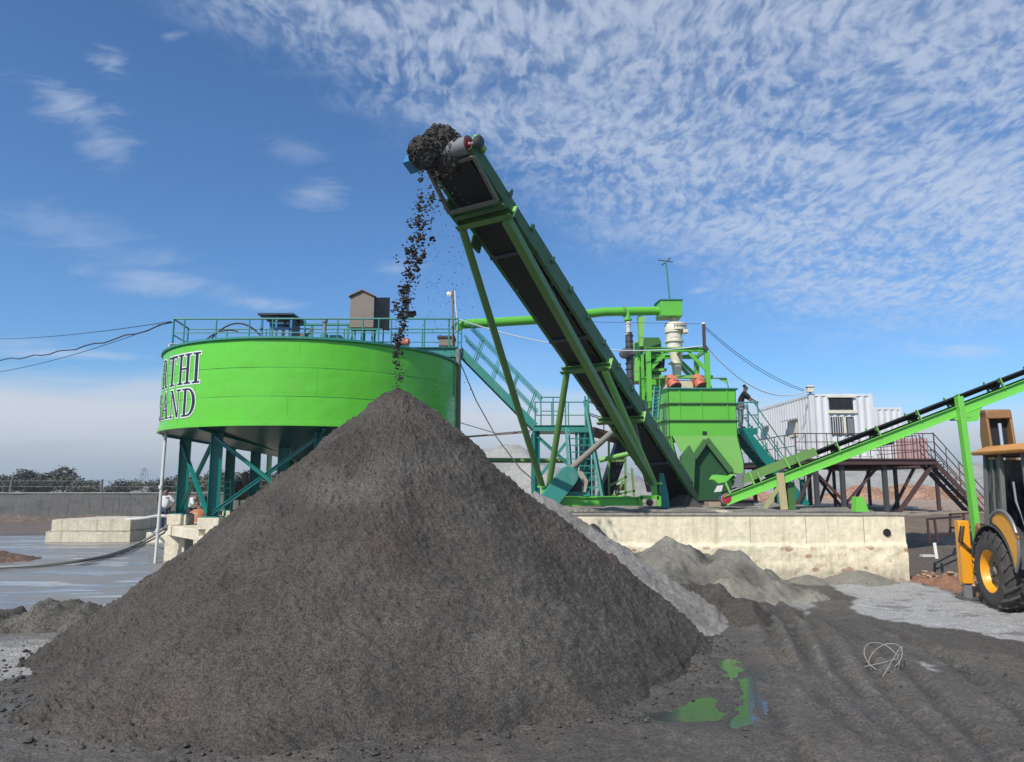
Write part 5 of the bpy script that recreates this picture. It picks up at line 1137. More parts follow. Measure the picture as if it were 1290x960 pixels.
strip2([(-.38, .36), (-.16, .25), (.16, .25), (.38, .36)], 0.5, L2, 40, 'carrying_belt'); strip2([(-.36, -.12), (.36, -.12)], 0.1, L2, 40, 'return_belt'); strip2([(-.38, .22), (.38, .22)], -.05, .55, 3, 'carrying_belt')
MB().lathe(C2(-.05, -.40, .04), a2, [(0, .06), (.001, .15), (.82, .15), (.83, .06)], 24).build('tail_pulley', GREY, c2); MB().lathe(C2(-.05, .425, .04), a2, [(0, .13), (.02, .13), (.03, .05)], 20).build('pulley_hub', REDH, c2)
s = 1.0; k = 0
while s < L2:
    for a in (-.40, .47): MB().beam(C2(s, a, .11), C2(s, a, .42), .10, .03, up=d2).build('idler_bracket', PALEG, c2)
    MB().lathe(C2(s, -.17, .19), a2, [(0, .045), (.34, .045)], 10).build('idler_roller', DKGREY, c2)
    for q in (-1, 1): MB().lathe(C2(s, q*.19, .20), a2*q*.88+u2*.47, [(0, .045), (.26, .045)], 10).build('idler_roller', DKGREY, c2)
    MB().beam(C2(s+.5, -.42, -.10), C2(s+.5, .42, -.10), .05, .05, up=u2).build('cross_tie', LIME, c2)
    if k % 2: MB().lathe(C2(s+.2, -.45, -.17), a2, [(0, .035), (.92, .035)], 10).build('return_roller', DKGREY, c2)
    s += 1.13; k += 1
p0 = W(1220, 498, 18.95); s_ = (p0.x-H2.x)/d2.x
pb = Vector((p0.x+.05, p0.y, 0.9))
MB().beam(C2(s_, .50, .34), Vector((C2(s_, .5).x, C2(s_, .5).y-.08, 0.0)), .20, .14, (1, 0, 0)).build('trestle_leg', LIME, c2, .008)
MB().prism([C2(s_-.42, .47, -.12), C2(s_+.42, .47, -.12), C2(s_+.15, .47, -.42), C2(s_-.15, .47, -.34)], (0, -.02, 0)).build('gusset', LIME, c2)
MB().beam(C2(s_, -.55, -.2), C2(s_, .5, -.2), .12, .12).build('trestle_beam', LIME, c2)
q = 1.55
MB().beam(C2(q, .50, .18), (C2(q, .5).x, C2(q, .5).y, ZT+.02), .05, .20, (1, 0, 0)).build('timber_prop', paint('old_timber', (.45, .38, .20), .8, .5, (.25, .2, .12)), c2); MB().beam((C2(q).x+.18, C2(q, .3).y, C2(q, 0, -.1).z), (C2(q).x+.18, C2(q, .3).y, ZT+.02), .16, .20, (1, 0, 0)).build('steel_prop', CONVG, c2)
MB().beam(C2(q-.1, .46, -.1), (C2(q).x-.62, C2(q, .46).y, ZT+.02), .09, .07, (0, 1, 0)).build('timber_strut', paint('old_timber_green', (.34, .36, .16), .8, .5, (.25, .2, .12)), c2)
MB().prism([W(899, 604, 20.2), W(903, 598, 20.4), W(922, 600, 20.4), W(926, 597, 20.9), W(915, 607, 20.2), W(905, 609, 20.2)], (0, .5, 0)).build('feed_lip', LIME, c2)
MB().prism([W(929, 597, 20.1), W(937, 595, 20.1), W(935, 616, 20.1), W(924, 613, 20.1)], (0, .04, 0)).build('rubber_flap', GREY, c2)
MB().prism([W(904, 612, 20.2), W(911, 611, 20.2), W(909, 619, 20.2), W(900, 620, 20.2)], (0, .06, 0)).build('rubber_lip', PVC, c2)
MB().beam(W(914, 608, 20.1), W(920, 622, 20.1), .05, .05).build('lip_strut', PALEG, c2); MB().beam(W(944, 595, 20.05), W(950, 610, 20.05), .05, .05).build('skirt_strut', PALEG, c2); MB().beam(W(987, 575, 19.9), W(995, 590, 19.9), .05, .05).build('skirt_strut', PALEG, c2)
t = thing('green_hopper_scrap', 'small bright green bent sheet piece standing on the platform under the cabin deck', 'sheet metal', W(1087, 642, 18.4)); MB().prism([W(1078, 645, 18.4), W(1095, 645, 18.4), W(1088, 626, 18.4), W(1079, 626, 18.4)], (0, .25, 0)).build('bent_sheet', LIME, t)
for px, lab, w_ in ((862, 'dark rusty beam lying on the platform below the bin', 3.0),): 
    t = thing('loose_beam', lab, 'beam', W(880, 640, 22.8)); MB().ibeam(W(840, 634, 22.8), W(950, 634, 22.8), .18, .22, .02).build('beam_run', DKGREY, t); MB().span(W(893, 638, 21.5), W(908, 632, 22.0)).build('brick', paint('pale_brick', (.4, .3, .23), .8, .3), t)

# ================================================================== CABIN DECK AND CABINS
GZ = 1.30
dk = thing('cabin_deck', 'rusty brown steel deck on braced legs under the white cabin', 'platform', (13.5, 30, GZ))
DX0, DX1, DY0, DY1, DZ = 10.3, 15.65, 26.5, 35.0, 3.28
MB().span((DX0, DY0, DZ-.03), (DX1, DY1, DZ)).build('deck_plate', RUSTY, dk)
for y in (DY0, DY1): MB().ibeam((DX0, y, DZ-.13), (DX1, y, DZ-.13), .12, .19, .02).build('edge_beam', RUSTY, dk)
for x in (DX0, DX1): MB().ibeam((x, DY0, DZ-.13), (x, DY1, DZ-.13), .12, .19, .02).build('edge_beam', RUSTY, dk)
for i in range(6): MB().ibeam((DX0, DY0+1.2+i*1.3, DZ-.13), (DX1, DY0+1.2+i*1.3, DZ-.13), .08, .16, .015).build('joist', RUSTY, dk)
lx = [W(984, 640, 27).x, W(1026, 640, 27).x, W(1059, 640, 27).x, W(1112, 640, 27).x]
for x in lx:
    for y in (26.7, 33.5): MB().beam((x, y, GZ-.1), (x, y, DZ-.2), .15, .15, (1, 0, 0)).build('leg', DKGREY, dk)
def br2(p, q, w_=.09): MB().beam(p, q, w_, w_).build('brace', RUSTY, dk)
br2(W(1024, 592, 26.9), W(1082, 650, 26.9)); br2(W(1104, 590, 26.9), W(1052, 650, 26.9)); br2(W(1176, 583, 26.6), W(1126, 655, 26.6), .13); br2(W(1155, 583, 30), W(1123, 646, 30), .10)
br2(W(1098, 588, 30), W(1070, 645, 30)); br2(W(1048, 588, 30), W(1030, 640, 30)); br2(W(1020, 590, 30), W(1066, 645, 30)); br2(W(1000, 645, 26.9), W(1024, 592, 26.9))
rail(dk, [(DX0+.2, DY0+.05, DZ), (DX1, DY0+.05, DZ)], .92, (.33, .66), .018, RUSTY, .40); rail(dk, [(DX1-.05, DY0+1.1, DZ), (DX1-.05, DY1, DZ)], .92, (.33, .66), .018, RUSTY, .8)
rail(dk, [(DX0+.2, DY0, DZ), (DX0+.2, DY1, DZ)], .92, (.5,), .018, RUSTY, 1.0)
ss = thing('deck_stair', 'rusty brown open tread stair going down right from the cabin deck', 'stair', (16.6, 26.9, GZ))
q0, q1 = Vector((DX1-.05, 26.5, DZ)), W(1244, 652, 26.5)
for y in (0, .95):
    o_ = Vector((0, y, 0)); MB().beam(q0+o_-Vector((0, 0, .15)), q1+o_, .05, .16).build('stringer', RUSTY, ss)
    for hh_ in (.95, .63, .32): MB().tube([q0+o_+Vector((0, 0, hh_)), q1+o_+Vector((0, 0, hh_))], .018, 6).build('handrail', RUSTY, ss)
    for f in (0.02, .25, .5, .75, 1): p = q0.lerp(q1, f)+o_; MB().tube([p-Vector((0, 0, .1)), p+Vector((0, 0, .95))], .018, 6).build('rail_post', RUSTY, ss)
for k in range(10):
    p = q0.lerp(q1, (k+.5)/10)+Vector((0, .47, .0)); MB().box(p, (.26, .92, .03)).build('tread', RUSTY, ss)
    MB().span(p+Vector((-.13, -.45, .02)), p+Vector((-.12, -.42, .20))).build('riser_bar', RUSTY, ss)
MB().beam((DX1, 27.0, DZ-.2), q1+Vector((.1, .4, -.1)), .12, .12).build('under_strut', DKGREY, ss)
def cabin(name, label, x0, x1, y0, y1, z0, z1, windows=False):
    t = thing(name, label, 'cabin', ((x0+x1)/2, (y0+y1)/2, z0)); per = .28
    def wave(s): 
        f = (s/per) % 1; return 0.036*np.clip(np.abs(f*4-2)-0.5, 0, 1)
    S, Z = np.meshgrid(np.arange(0.1, y1-y0-.1, per/16), np.array([z0+.12, z1-.10]))
    grid_obj('side_wall', x0+0.006+wave(S), y0+S, Z, WHITE, t); grid_obj('side_wall', x1-0.006-wave(S), y0+S, Z, WHITE, t)
    S, Z = np.meshgrid(np.arange(0.1, x1-x0-.08, per/16), np.array([z0+.12, z1-.10]))
    grid_obj('end_wall', x0+S, y0+0.006+wave(S), Z, WHITE, t); grid_obj('end_wall', x0+S, y1-0.006-wave(S), Z, WHITE, t)
    MB().span((x0+.02, y0+.02, z1-.06), (x1-.02, y1-.02, z1-.02)).build('roof', WHITE, t); MB().span((x0+.02, y0+.02, z0), (x1-.02, y1-.02, z0+.1)).build('floor', DKGREY, t)
    for x in (x0+.06, x1-.06):
        for y in (y0+.06, y1-.06): MB().span((x-.06, y-.06, z0), (x+.06, y+.06, z1)).build('corner_post', WHITE, t, .006)
    for z in (z0+.06, z1-.05):
        for y in (y0+.04, y1-.04): MB().span((x0+.12, y-.036, z-.05), (x1-.12, y+.036, z+.045)).build('rail_beam', WHITE, t)
        for x in (x0+.04, x1-.04): MB().span((x-.036, y0+.12, z-.05), (x+.036, y1-.12, z+.045)).build('rail_beam', WHITE, t)
    return t
cb = cabin('container_cabin', 'white corrugated container cabin on the rusty deck with a black window opening', 11.74, 14.24, 28.0, 34.06, DZ+.02, 5.88)
cx0, cx1 = 12.5, 13.42
MB().span((cx0, 27.975, 5.25), (cx1, 28.0, 5.72)).build('window_opening', DARK, cb); 
for a, b in (((cx0-.06, 27.93, 5.72), (cx1+.1, 27.99, 5.78)), ((cx0-.05, 27.95, 5.10), (cx1+.16, 28.0, 5.22))): MB().span(a, b).build('window_sill', CREAM, cb)
wf = MB().span((cx0+.03, 27.975, 4.25), (cx1, 27.998, 4.96)).build('lower_window', GLASS, cb)
for i in range(5): MB().span((cx0+.08+i*.09, 27.95, 4.27), (cx0+.10+i*.09, 27.97, 4.95)).build('window_bar', WHITE, wf)
MB().span((cx0+.50, 27.96, 4.27), (cx0+.60, 27.972, 4.95)).build('curtain', CREAM, wf); MB().span((cx0+.66, 27.96, 4.27), (cx1-.02, 27.972, 4.9)).build('curtain', GREY, wf)
ya = 29.3
MB().prism([(11.74, ya, 5.02), (11.42, ya, 4.95), (11.42, ya+1.0, 4.95), (11.74, ya+1.0, 5.02)], (0, 0, .03)).build('window_awning', GREY, cb); MB().span((11.72, ya+.1, 4.3), (11.738, ya+.9, 4.93)).build('side_window', CREAM, cb)
MB().prism([(11.74, 32.6, 5.0), (11.45, 32.6, 4.94), (11.45, 33.5, 4.94), (11.74, 33.5, 5.0)], (0, 0, .03)).build('window_awning', GREY, cb)
t = thing('flood_lamp', 'small white box lamp on the front left roof corner of the white cabin', 'lamp', (11.75, 28, 5.88)); MB().span((11.66, 27.9, 5.93), (11.90, 28.1, 6.20)).build('lamp_box', CREAM, t, .015); MB().tube([(11.78, 28.0, 5.87), (11.78, 28.0, 5.95)], .04, 8).build('bracket', GREY, t); MB().span((11.64, 27.88, 6.12), (11.92, 28.12, 6.15)).build('lamp_rim', GREY, t)
cabin('container_cabin', 'second white corrugated cabin standing behind and right of the first', 15.75, 17.0, 31.0, 35.5, 3.18, 5.66)
t = thing('rear_deck', 'rusty brown rear deck carrying the second cabin and the pinkish sheets', 'platform', (16.7, 32, GZ)); MB().span((15.7, 29.6, 3.0), (17.7, 35.8, 3.17)).build('deck_plate', RUSTY, t)
for x in (15.85, 17.55):
    for y in (29.8, 35.5): MB().beam((x, y, GZ-.1), (x, y, 3.0), .12, .12, (1, 0, 0)).build('leg', RUSTY, t)
t = thing('sheet_stack', 'pinkish corrugated sheets standing behind the deck railing', 'metal sheets', (16.8, 30, 3.18))
S, Z = np.meshgrid(np.arange(0, 1.3, .02), np.array([3.2, 4.25])); grid_obj('sheet', 16.15+S, 30+.025*np.sin(S*45), Z, REDPINK, t); MB().span((16.15, 30.05, 3.2), (17.45, 30.12, 4.2)).build('back_sheet', REDPINK, t)
t = thing('pipe_railing', 'low rusty pipe railing standing on the ground between the wall end and the digger', 'railing', G(1190, 700, .2))
fy = 20.0
for px in (1171, 1181): MB().beam(W(px-3 if px<1175 else px-4, 653, fy), W(px, 684, fy), .05, .05).build('post', RUSTY, t)
for px in (1197, 1214): MB().beam(W(px, 647, fy+1), W(px, 676, fy+1), .05, .05).build('post', RUSTY, t)
for a, b in ((W(1168, 654, fy), W(1210, 651, fy+1)), (W(1171, 676, fy), W(1215, 671, fy+1)), (W(1196, 648, fy+1), W(1230, 646, fy+1)), (W(1197, 665, fy+1), W(1230, 664, fy+1))): MB().beam(a, b, .05, .05).build('bar', RUSTY, t)
t = thing('white_stake', 'short white stake in the dark mud before the rusty railing', 'stake', W(1178, 704, 18.6)); MB().beam(W(1180, 704, 18.6), W(1177, 684, 18.7), .07, .05).build('stake_shaft', PVC, t); MB().box(W(1168, 700, 18.5), (.3, .15, .05)).build('white_board', PVC, t)

# ================================================================== BACKHOE LOADER (half in the picture)
hv, lv = Vector((-.2, -.98, 0)).normalized(), Vector((.98, -.2, 0)).normalized(); BO = Vector((10.05, 13.50, -.02))
def B_(x, y, z): return BO+hv*x+lv*y+Vector((0, 0, z))
bk = thing('backhoe_loader', 'yellow backhoe loader with dusty grey cab and big rear tyre at the right edge', 'backhoe loader', BO)
BM = Matrix((hv, lv, Vector((0, 0, 1)))).transposed()
def bx(nm, c, size, mat, bev=.01, par=bk): return MB().box(B_(*c), size, M=BM).build(nm, mat, par, bev)
def wheel(x, y, r, w_, side):
    c = B_(x, y, r-.01); ax = lv*side                                     # ax points outward
    ty = MB().lathe(c-ax*w_/2, ax, [(.02, r*.50), (.01, r*.66), (w_*.06, r*.86), (w_*.16, r*.955), (w_*.5, r*.97), (w_*.84, r*.955), (w_*.94, r*.86), (w_-.01, r*.66), (w_-.03, r*.53), (w_*.5, r*.50), (.02, r*.50)], 56, False)
    n = 20
    for k in range(n):
        for sd in (-1, 1):
            a0 = 2*math.pi*(k+(.25 if sd > 0 else -.25))/n; da = .30
            def pt(a, o, rr): return c+ax*o+(hv*math.cos(a)+Vector((0, 0, 1))*math.sin(a))*rr
            o0, o1, o2 = .0, sd*w_*.30, sd*w_*.49; wd_ = .062
            P_lo = [(a0+da, o0), (a0+da*.55, o1), (a0+.02, o2)]; rl_ = [r*.965, r*.955, r*.87]; rh = [r*1.02, r*1.012, r*.93]
            for i in range(2):
                (aa, oa), (ab, ob) = P_lo[i], P_lo[i+1]
                ty.add([pt(aa, oa, rl_[i]), pt(aa+wd_/r, oa, rl_[i]), pt(ab+wd_/r, ob, rl_[i+1]), pt(ab, ob, rl_[i+1]), pt(aa+.02, oa, rh[i]), pt(aa+wd_/r-.02, oa, rh[i]), pt(ab+wd_/r-.02, ob, rh[i+1]), pt(ab+.02, ob, rh[i+1])],
                       [(0, 1, 2, 3), (4, 7, 6, 5), (0, 4, 5, 1), (1, 5, 6, 2), (2, 6, 7, 3), (3, 7, 4, 0)])
    wo_ = thing('wheel', None, None, c)
    return ty, c, ax, wo_
def mk_wheel(x, y, r, w_, side):
    ty, c, ax, wo_ = wheel(x, y, r, w_, side); wo_.parent = bk; wo_.matrix_parent_inverse = Matrix.Translation(bk.location).inverted()
    def sub(o): o.parent = wo_; o.matrix_parent_inverse = Matrix.Translation(c).inverted(); return o
    sub(ty.build('tyre', TYRE, None, angle=28))
    sub(MB().lathe(c, ax, [(w_*.40, r*.54), (w_*.44, r*.55), (w_*.43, r*.52), (w_*.28, r*.47), (w_*.14, r*.44)], 40, False).build('rim', YEL, None))
    sub(MB().lathe(c, ax, [(w_*.15, r*.445), (w_*.08, r*.30), (w_*.16, r*.27), (w_*.18, r*.12), (w_*.3, r*.10)], 40, False).build('wheel_disc', DUSTS, None))
    sub(MB().lathe(c, ax, [(w_*.30, r*.10), (w_*.34, r*.09), (w_*.35, r*.02)], 20).build('hub_cap', DKGREY, None))
    for k in range(8):
        a = 2*math.pi*k/8; sub(MB().lathe(c+(hv*math.cos(a)+Vector((0, 0, 1))*math.sin(a))*r*.20, ax, [(w_*.2, .018), (w_*.27, .018)], 6).build('wheel_nut', DKGREY, None))
for x, y, r, w_, sd in ((0, -.95, .74, .46, -1), (0, .95, .74, .46, 1), (2.25, -.85, .48, .32, -1), (2.25, .85, .48, .32, 1)): mk_wheel(x, y, r, w_, sd)
bx('chassis', (.6, 0, .75), (4.0, .60, .34), DKGREY); bx('rear_axle', (0, 0, .72), (.22, 1.5, .2), DKGREY); bx('front_axle', (2.25, 0, .46), (.2, 1.5, .16), DKGREY)
# bonnet
MB().prism([B_(.95, -.42, .95), B_(2.75, -.42, .95), B_(2.80, -.42, 1.45), B_(.95, -.42, 1.75)], lv*.84).build('bonnet', YEL, bk, .04); bx('grille', (2.80, 0, 1.15), (.03, .7, .5), DARK)
# fenders
for sd in (-1, 1):
    rings = []
    for i in range(15):
        a = R(8+i*11.4); rr_ = .86; rings.append([B_(math.cos(a)*q, sd*o_, .74+math.sin(a)*q*.96) for q, o_ in ((rr_, .70), (rr_, 1.10), (rr_+.03, 1.10), (rr_+.03, .70))])
    MB().loft(rings).build('fender', DKGREY, bk)
    lens = [B_(math.cos(R(a))*.90, sd*1.09, .74+math.sin(R(a))*.90) for a in range(4, 84, 5)]+[B_(math.cos(R(a))*(.92+.40*math.sin(math.pi*(a-4)/80)), sd*1.09, .74+math.sin(R(a))*(.92+.40*math.sin(math.pi*(a-4)/80))) for a in range(79, 8, -5)]
    MB().prism(lens, lv*sd*-.03).build('fender_panel', YEL, bk, .006)
    MB().tube([B_(math.cos(R(a))*(.95+.40*math.sin(math.pi*(a-4)/80)), sd*1.10, .76+math.sin(R(a))*(.95+.40*math.sin(math.pi*(a-4)/80))) for a in range(84, 3, -5)], .026, 8).build('fender_rail', GREY, bk)
    # lower side body
    bx('side_tank', (.95, sd*.62, .95), (.8, .4, .6), DKGREY)
# cab
zc0, zc1 = 1.28, 2.92
bx('cab_floor', (0.0, 0, zc0-.05), (1.85, 1.55, .1), DKGREY)
CABG = paint('dusty_cab_grey', (.13, .13, .125), .55, .6, (.24, .23, .21)); 
for x, xt in ((-.92, -.80), (-.15, -.15), (.92, .72)):
    for y in (-.76, .76): MB().beam(B_(x, y, zc0), B_(xt, y*.93, zc1), .075, .07, hv).build('cab_post', CABG, bk, .008)
for y in (-.76, .76):
    MB().prism([B_(-.88, y, zc0+.05), B_(-.20, y, zc0+.05), B_(-.20, y*.94, zc1-.08), B_(-.78, y*.94, zc1-.08)], lv*.012).build('side_glass', GLASS, bk)
    for k in (0, 2): MB().beam(B_(-.80+k*.16, y*1.03, zc0+.04), B_(-.72+k*.14, y*.965, zc1-.1), .03, .02, hv).build('guard_bar', CABG, bk)
    MB().beam(B_(-.92, y*1.01, zc0+.02), B_(.92, y*1.01, zc0+.02), .06, .10).build('cab_sill', CABG, bk)
    MB().tube([B_(.85, y*1.05, zc0+.1), B_(.62, y*1.12, zc0+.75), B_(.55, y*1.1, zc0+1.1)], .02, 8).build('grab_handle', GREY, bk)
MB().prism([B_(-.90, -.70, zc0+.05), B_(-.90, .70, zc0+.05), B_(-.80, .66, zc1-.1), B_(-.80, -.66, zc1-.1)], hv*-.012).build('rear_glass', GLASS, bk)
MB().loft([[B_(-1.05, -.86, zc1), B_(1.05, -.86, zc1-.02), B_(1.05, .86, zc1-.02), B_(-1.05, .86, zc1)], [B_(-1.07, -.88, zc1+.06), B_(1.1, -.88, zc1+.04), B_(1.1, .88, zc1+.04), B_(-1.07, .88, zc1+.06)], [B_(-.85, -.66, zc1+.17), B_(.88, -.66, zc1+.16), B_(.88, .66, zc1+.16), B_(-.85, .66, zc1+.17)]]).build('cab_roof', YELD if False else paint('roof_orange', (.60, .26, .05), .5, .4, (.36, .25, .15)), bk, .02)
bx('roof_lining', (0, 0, zc1-.03), (1.7, 1.4, .05), DARK)
se = bx('seat', (-.1, 0, zc0+.42), (.5, .5, .14), BLACKR, .04); MB().box(B_(-.38, 0, zc0+.78), (.12, .48, .62), M=BM).build('backrest', BLACKR, se, .05); bx('seat_base', (-.1, 0, zc0+.18), (.34, .34, .36), DKGREY)
MB().tube([B_(.45, .18*math.cos(a), zc0+.70+.18*math.sin(a)) for a in [R(20*i) for i in range(19)]], .014, 6, False).build('steering_wheel', BLACKR, bk); MB().tube([B_(.6, 0, zc0+.1), B_(.45, 0, zc0+.70)], .035, 8).build('steering_column', DKGREY, bk); bx('console', (.66, 0, zc0+.25), (.2, .7, .5), DKGREY, .03)
# rear: stabilisers and folded boom
for sd in (-1, 1):
    s_h = bx('stabiliser_housing', (-1.22, sd*1.10, .98), (.22, .20, 1.25), YEL, .015)
    MB().box(B_(-1.22, sd*1.10, .22), (.15, .13, .40), M=BM).build('stabiliser_ram', GREY, bk, .008); bx('stabiliser_foot', (-1.22, sd*1.10, .04), (.42, .34, .06), DKGREY)
    for k in (0, 1): MB().tube([B_(-1.10, sd*(1.16-.05*k), 1.5), B_(-1.06, sd*(1.24-.05*k), 1.2), B_(-1.08, sd*(1.0-.05*k), .95), B_(-1.1, sd*.7, .95)], .018, 8).build('hydraulic_hose', BLACKR, bk)
bx('rear_frame', (-1.22, 0, .75), (.16, 2.3, .34), YEL, .015); bx('kingpost', (-1.42, .0, 1.0), (.3, .34, .9), YELD, .02)
for sd in (-1, 1):
    MB().prism([B_(-1.55, sd*.20, 1.1), B_(-1.25, sd*.20, 1.2), B_(-1.60, sd*.20, 2.6), B_(-1.75, sd*.20, 3.86), B_(-2.02, sd*.20, 3.90), B_(-2.12, sd*.20, 3.4), B_(-2.0, sd*.20, 2.4)], lv*sd*.05).build('boom_side', YELD, bk, .01)
MB().prism([B_(-1.72, -.25, 3.72), B_(-1.74, -.25, 3.92), B_(-2.02, -.25, 3.95), B_(-2.06, -.25, 3.76)], lv*.50).build('boom_head', YELD, bk, .03); bx('boom_shade_plate', (-1.93, 0, 2.9), (.04, .40, 1.75), DARK)  # dark plate added to stand for the shade inside the boom
MB().tube([B_(-1.62, -.02, 1.9), B_(-1.70, -.02, 3.62)], .035, 12).build('ram_rod', paint('chrome_rod', (.65, .65, .65), .2, .05, metal=.6), bk); MB().tube([B_(-1.55, -.02, 1.2), B_(-1.63, -.02, 2.6)], .07, 12).build('ram_barrel', YELD, bk)
MB().prism([B_(-2.15, -.14, 3.6), B_(-1.95, -.14, 3.7), B_(-2.2, -.14, 1.4), B_(-2.45, -.14, 1.3)], lv*.28).build('dipper_arm', YELD, bk, .02)
MB().prism([B_(-2.5, -.35, 1.5), B_(-2.1, -.35, 1.2), B_(-2.0, -.35, .7), B_(-2.4, -.35, .5), B_(-2.8, -.35, .9)], lv*.7).build('digger_bucket', YELD, bk, .02)
# front loader
for sd in (-1, 1): MB().prism([B_(.95, sd*.56, 1.35), B_(1.1, sd*.56, 1.6), B_(2.7, sd*.56, 1.2), B_(3.4, sd*.56, .45), B_(3.2, sd*.56, .35), B_(2.5, sd*.56, .95)], lv*sd*.08).build('loader_arm', YEL, bk, .01)
MB().prism([B_(3.3, -1.12, .1), B_(4.1, -1.12, .06), B_(3.5, -1.12, .35), B_(3.5, -1.12, .9), B_(3.3, -1.12, .8)], lv*2.24).build('loader_bucket', YELD, bk, .01)
for y in (-.62, .62): MB().lathe(B_(.92, y, zc1-.12), hv, [(0, .04), (.02, .08), (.08, .09), (.09, .05)], 14).build('headlight', CREAM, bk)

# ================================================================== HOSES AND CABLES
def cable(name, label, pts, r, mat, cat='cable'): return tag(MB().tube(pts, r, 6).build(name, mat), label, cat)
A_l = W(215, 405, BY0)
cable('cable', 'topmost thin cable running from the tank railing to the left edge', catenary(A_l, W(-40, 426, 44), .25), .014, CABLEB)
cable('cable', 'middle wavy cable running from the tank railing to the left edge', [p+Vector((0, 0, .05*math.sin(i*1.9))) for i, p in enumerate(catenary(A_l+Vector((.05, 0, -.03)), W(-40, 455, 36), .35))], .024, CABLEB)
cable('cable', 'lowest thin cable running from the tank railing to the left edge', catenary(A_l, W(-40, 474, 34), .30), .012, CABLEB)
cable('white_cable', 'white cable sagging from the bridge mast behind the long conveyor to the cyclone frame', catenary(W(577, 402, 24.2), W(886, 435.5, 25.6), .55, 40), .022, CABLEW)
cable('thin_wire', 'thin wire between the hose riser and the rusty post', catenary(W(700, 405, 25.9), W(886, 408, 25.7), .0), .008, CABLEB)
cable('white_cable', 'white cable sagging from the rusty post down to the white cabin', catenary(W(889, 435, 25.7), W(1013, 494, 27.9), .75), .022, CABLEW)
for k in (0, 1): cable('twin_wire', ('upper', 'lower')[k]+' of the two thin dark wires from the rusty post to the white cabin', catenary(W(888, 411+k*2.5, 25.7), W(1013, 491+k*2, 27.9), .28+.03*k), .010, CABLEB)
cable('guy_wire', 'dark wire slanting down right of the tank behind the big cone', [W(579, 455, 24), W(600, 505, 24), W(625, 550, 23.5), W(655, 590, 23), W(680, 612, 23)], .02, DKGREY)
cable('guy_wire', 'thin wire going nearly level from the tank edge to the landing', [W(578, 532, 24), W(625, 546, 24), W(672, 542, 24.3)], .014, DKGREY); cable('thin_pipe', 'thin brownish pipe between the tank edge and the left conveyor leg', [W(579, 551, 24.2), W(668, 544, 24.2)], .035, BROWNP, 'pipe')
hp = [G(-30, 716, .06), G(50, 712, .06), G(110, 705, .07), G(150, 695, .08), G(180, 682, .12), W(203, 668, 23.6), W(215, 660, 24.5)]
def smooth(pts, n=6):
    out = []
    for i in range(len(pts)-1):
        p0, p1, p2, p3 = pts[max(i-1, 0)], pts[i], pts[i+1], pts[min(i+2, len(pts)-1)]
        for k in range(n):
            t_ = k/n; out.append(.5*((2*p1)+(p2-p0)*t_+(2*p0-5*p1+4*p2-p3)*t_*t_+(-p0+3*p1-3*p2+p3)*t_**3))
    return out+[pts[-1]]
cable('slurry_hose', 'thick pale grey hose lying in the slurry, rising to the tank pier', smooth(hp), .05, paint('hose_grey', (.30, .28, .25), .6, .5), 'hose')
cable('slurry_hose', 'dark hose lying just behind the thick pale hose in the slurry', smooth([p+Vector((.1, .32, -.01)) for p in hp]), .03, DKGREY, 'hose')
cable('slurry_hose', 'whitish hose lying over the top of the masonry block to the white pole', smooth([W(105, 656, 31.6), W(150, 655, 31.2), W(178, 653, 29), W(197, 650, 25), W(209, 650, 22.6)]), .05, PVC, 'hose')
wc = G(1112, 838, .02)
pts = []
for loop in range(2):
    for i in range(25):
        a = 2*math.pi*i/24; rr_ = .21+.05*loop; pts.append(Vector((wc.x+rr_*math.cos(a)*(1.0-.2*loop)+.05*loop, wc.y+.20*math.sin(a)*.8+.02*i/24, .10+.16*math.sin(a+.9*loop)+.02*i/24)))
pts = [G(1088, 840, .01)]+pts+[G(1112, 853, .01)]
cable('wire_coil', 'loose loops of pale wire lying on the dark track', smooth(pts, 2), .0045, paint('pale_wire', (.34, .30, .26), .5, .3), 'wire')

# ================================================================== UNDER THE TANK
t = thing('pump_floor', 'low concrete floor under the tank where the workers stand', 'concrete slab', (-10.5, 29.7, 0)); MB().span((-13.3, 28.2, -.2), (-4, 31.5, .40)).build('floor_slab', CONC, t, .02); MB().span((-14.9, 29.7, -.2), (-13.32, 31.3, .40)).build('step_block', CONC, t, .02)
t = thing('pump_tank', 'orange domed pump casing behind the first two tank piers', 'pump', W(249, 665, 24.6))
MB().lathe(W(249, 672, 24.6), (0, 0, 1), [(0, .25), (.05, .36), (.5, .38), (.7, .30), (.80, .16), (.82, .05)], 24).build('casing', ORANGE, t, .01); MB().lathe(W(240, 668, 24.3), (0, -1, 0), [(0, .2), (.1, .24), (.2, .2)], 18).build('flange', GREY, t)
MB().ibeam(W(212, 646.5, 24.9), W(280, 646.5, 24.9), .12, .16, .02).build('support_beam', RUSTY, t); MB().span(W(232, 668, 24.2), W(256, 672, 24.8)).build('pump_base', CREAM, t)
t = thing('green_pump_set', 'green and brown pump set with pipes behind the second tank column', 'pump set', W(303, 640, 26.5))
MB().lathe(W(306, 618, 26.5), (0, -1, 0), [(0, .2), (.06, .34), (.24, .34), (.3, .2), (.4, .12)], 20).build('pump_volute', paint('pump_brown', (.20, .13, .09), .6, .5), t); MB().lathe(W(290, 612, 26.5), (1, 0, 0), [(0, .14), (.04, .22), (.5, .22), (.54, .1)], 18).build('pump_motor', LEGG, t)
MB().tube([W(312, 612, 26.5), W(314, 604, 26.5), W(334, 598, 26.5)], .05, 8).build('outlet_pipe', DKGREY, t); MB().span(W(288, 630, 26.3), W(318, 626, 26.9)).build('pump_frame', GREEN, t)
for px in (291, 302, 315): MB().beam(W(px, 628, 26.5), W(px, 655, 26.5), .06, .06).build('pump_leg', GREEN, t)
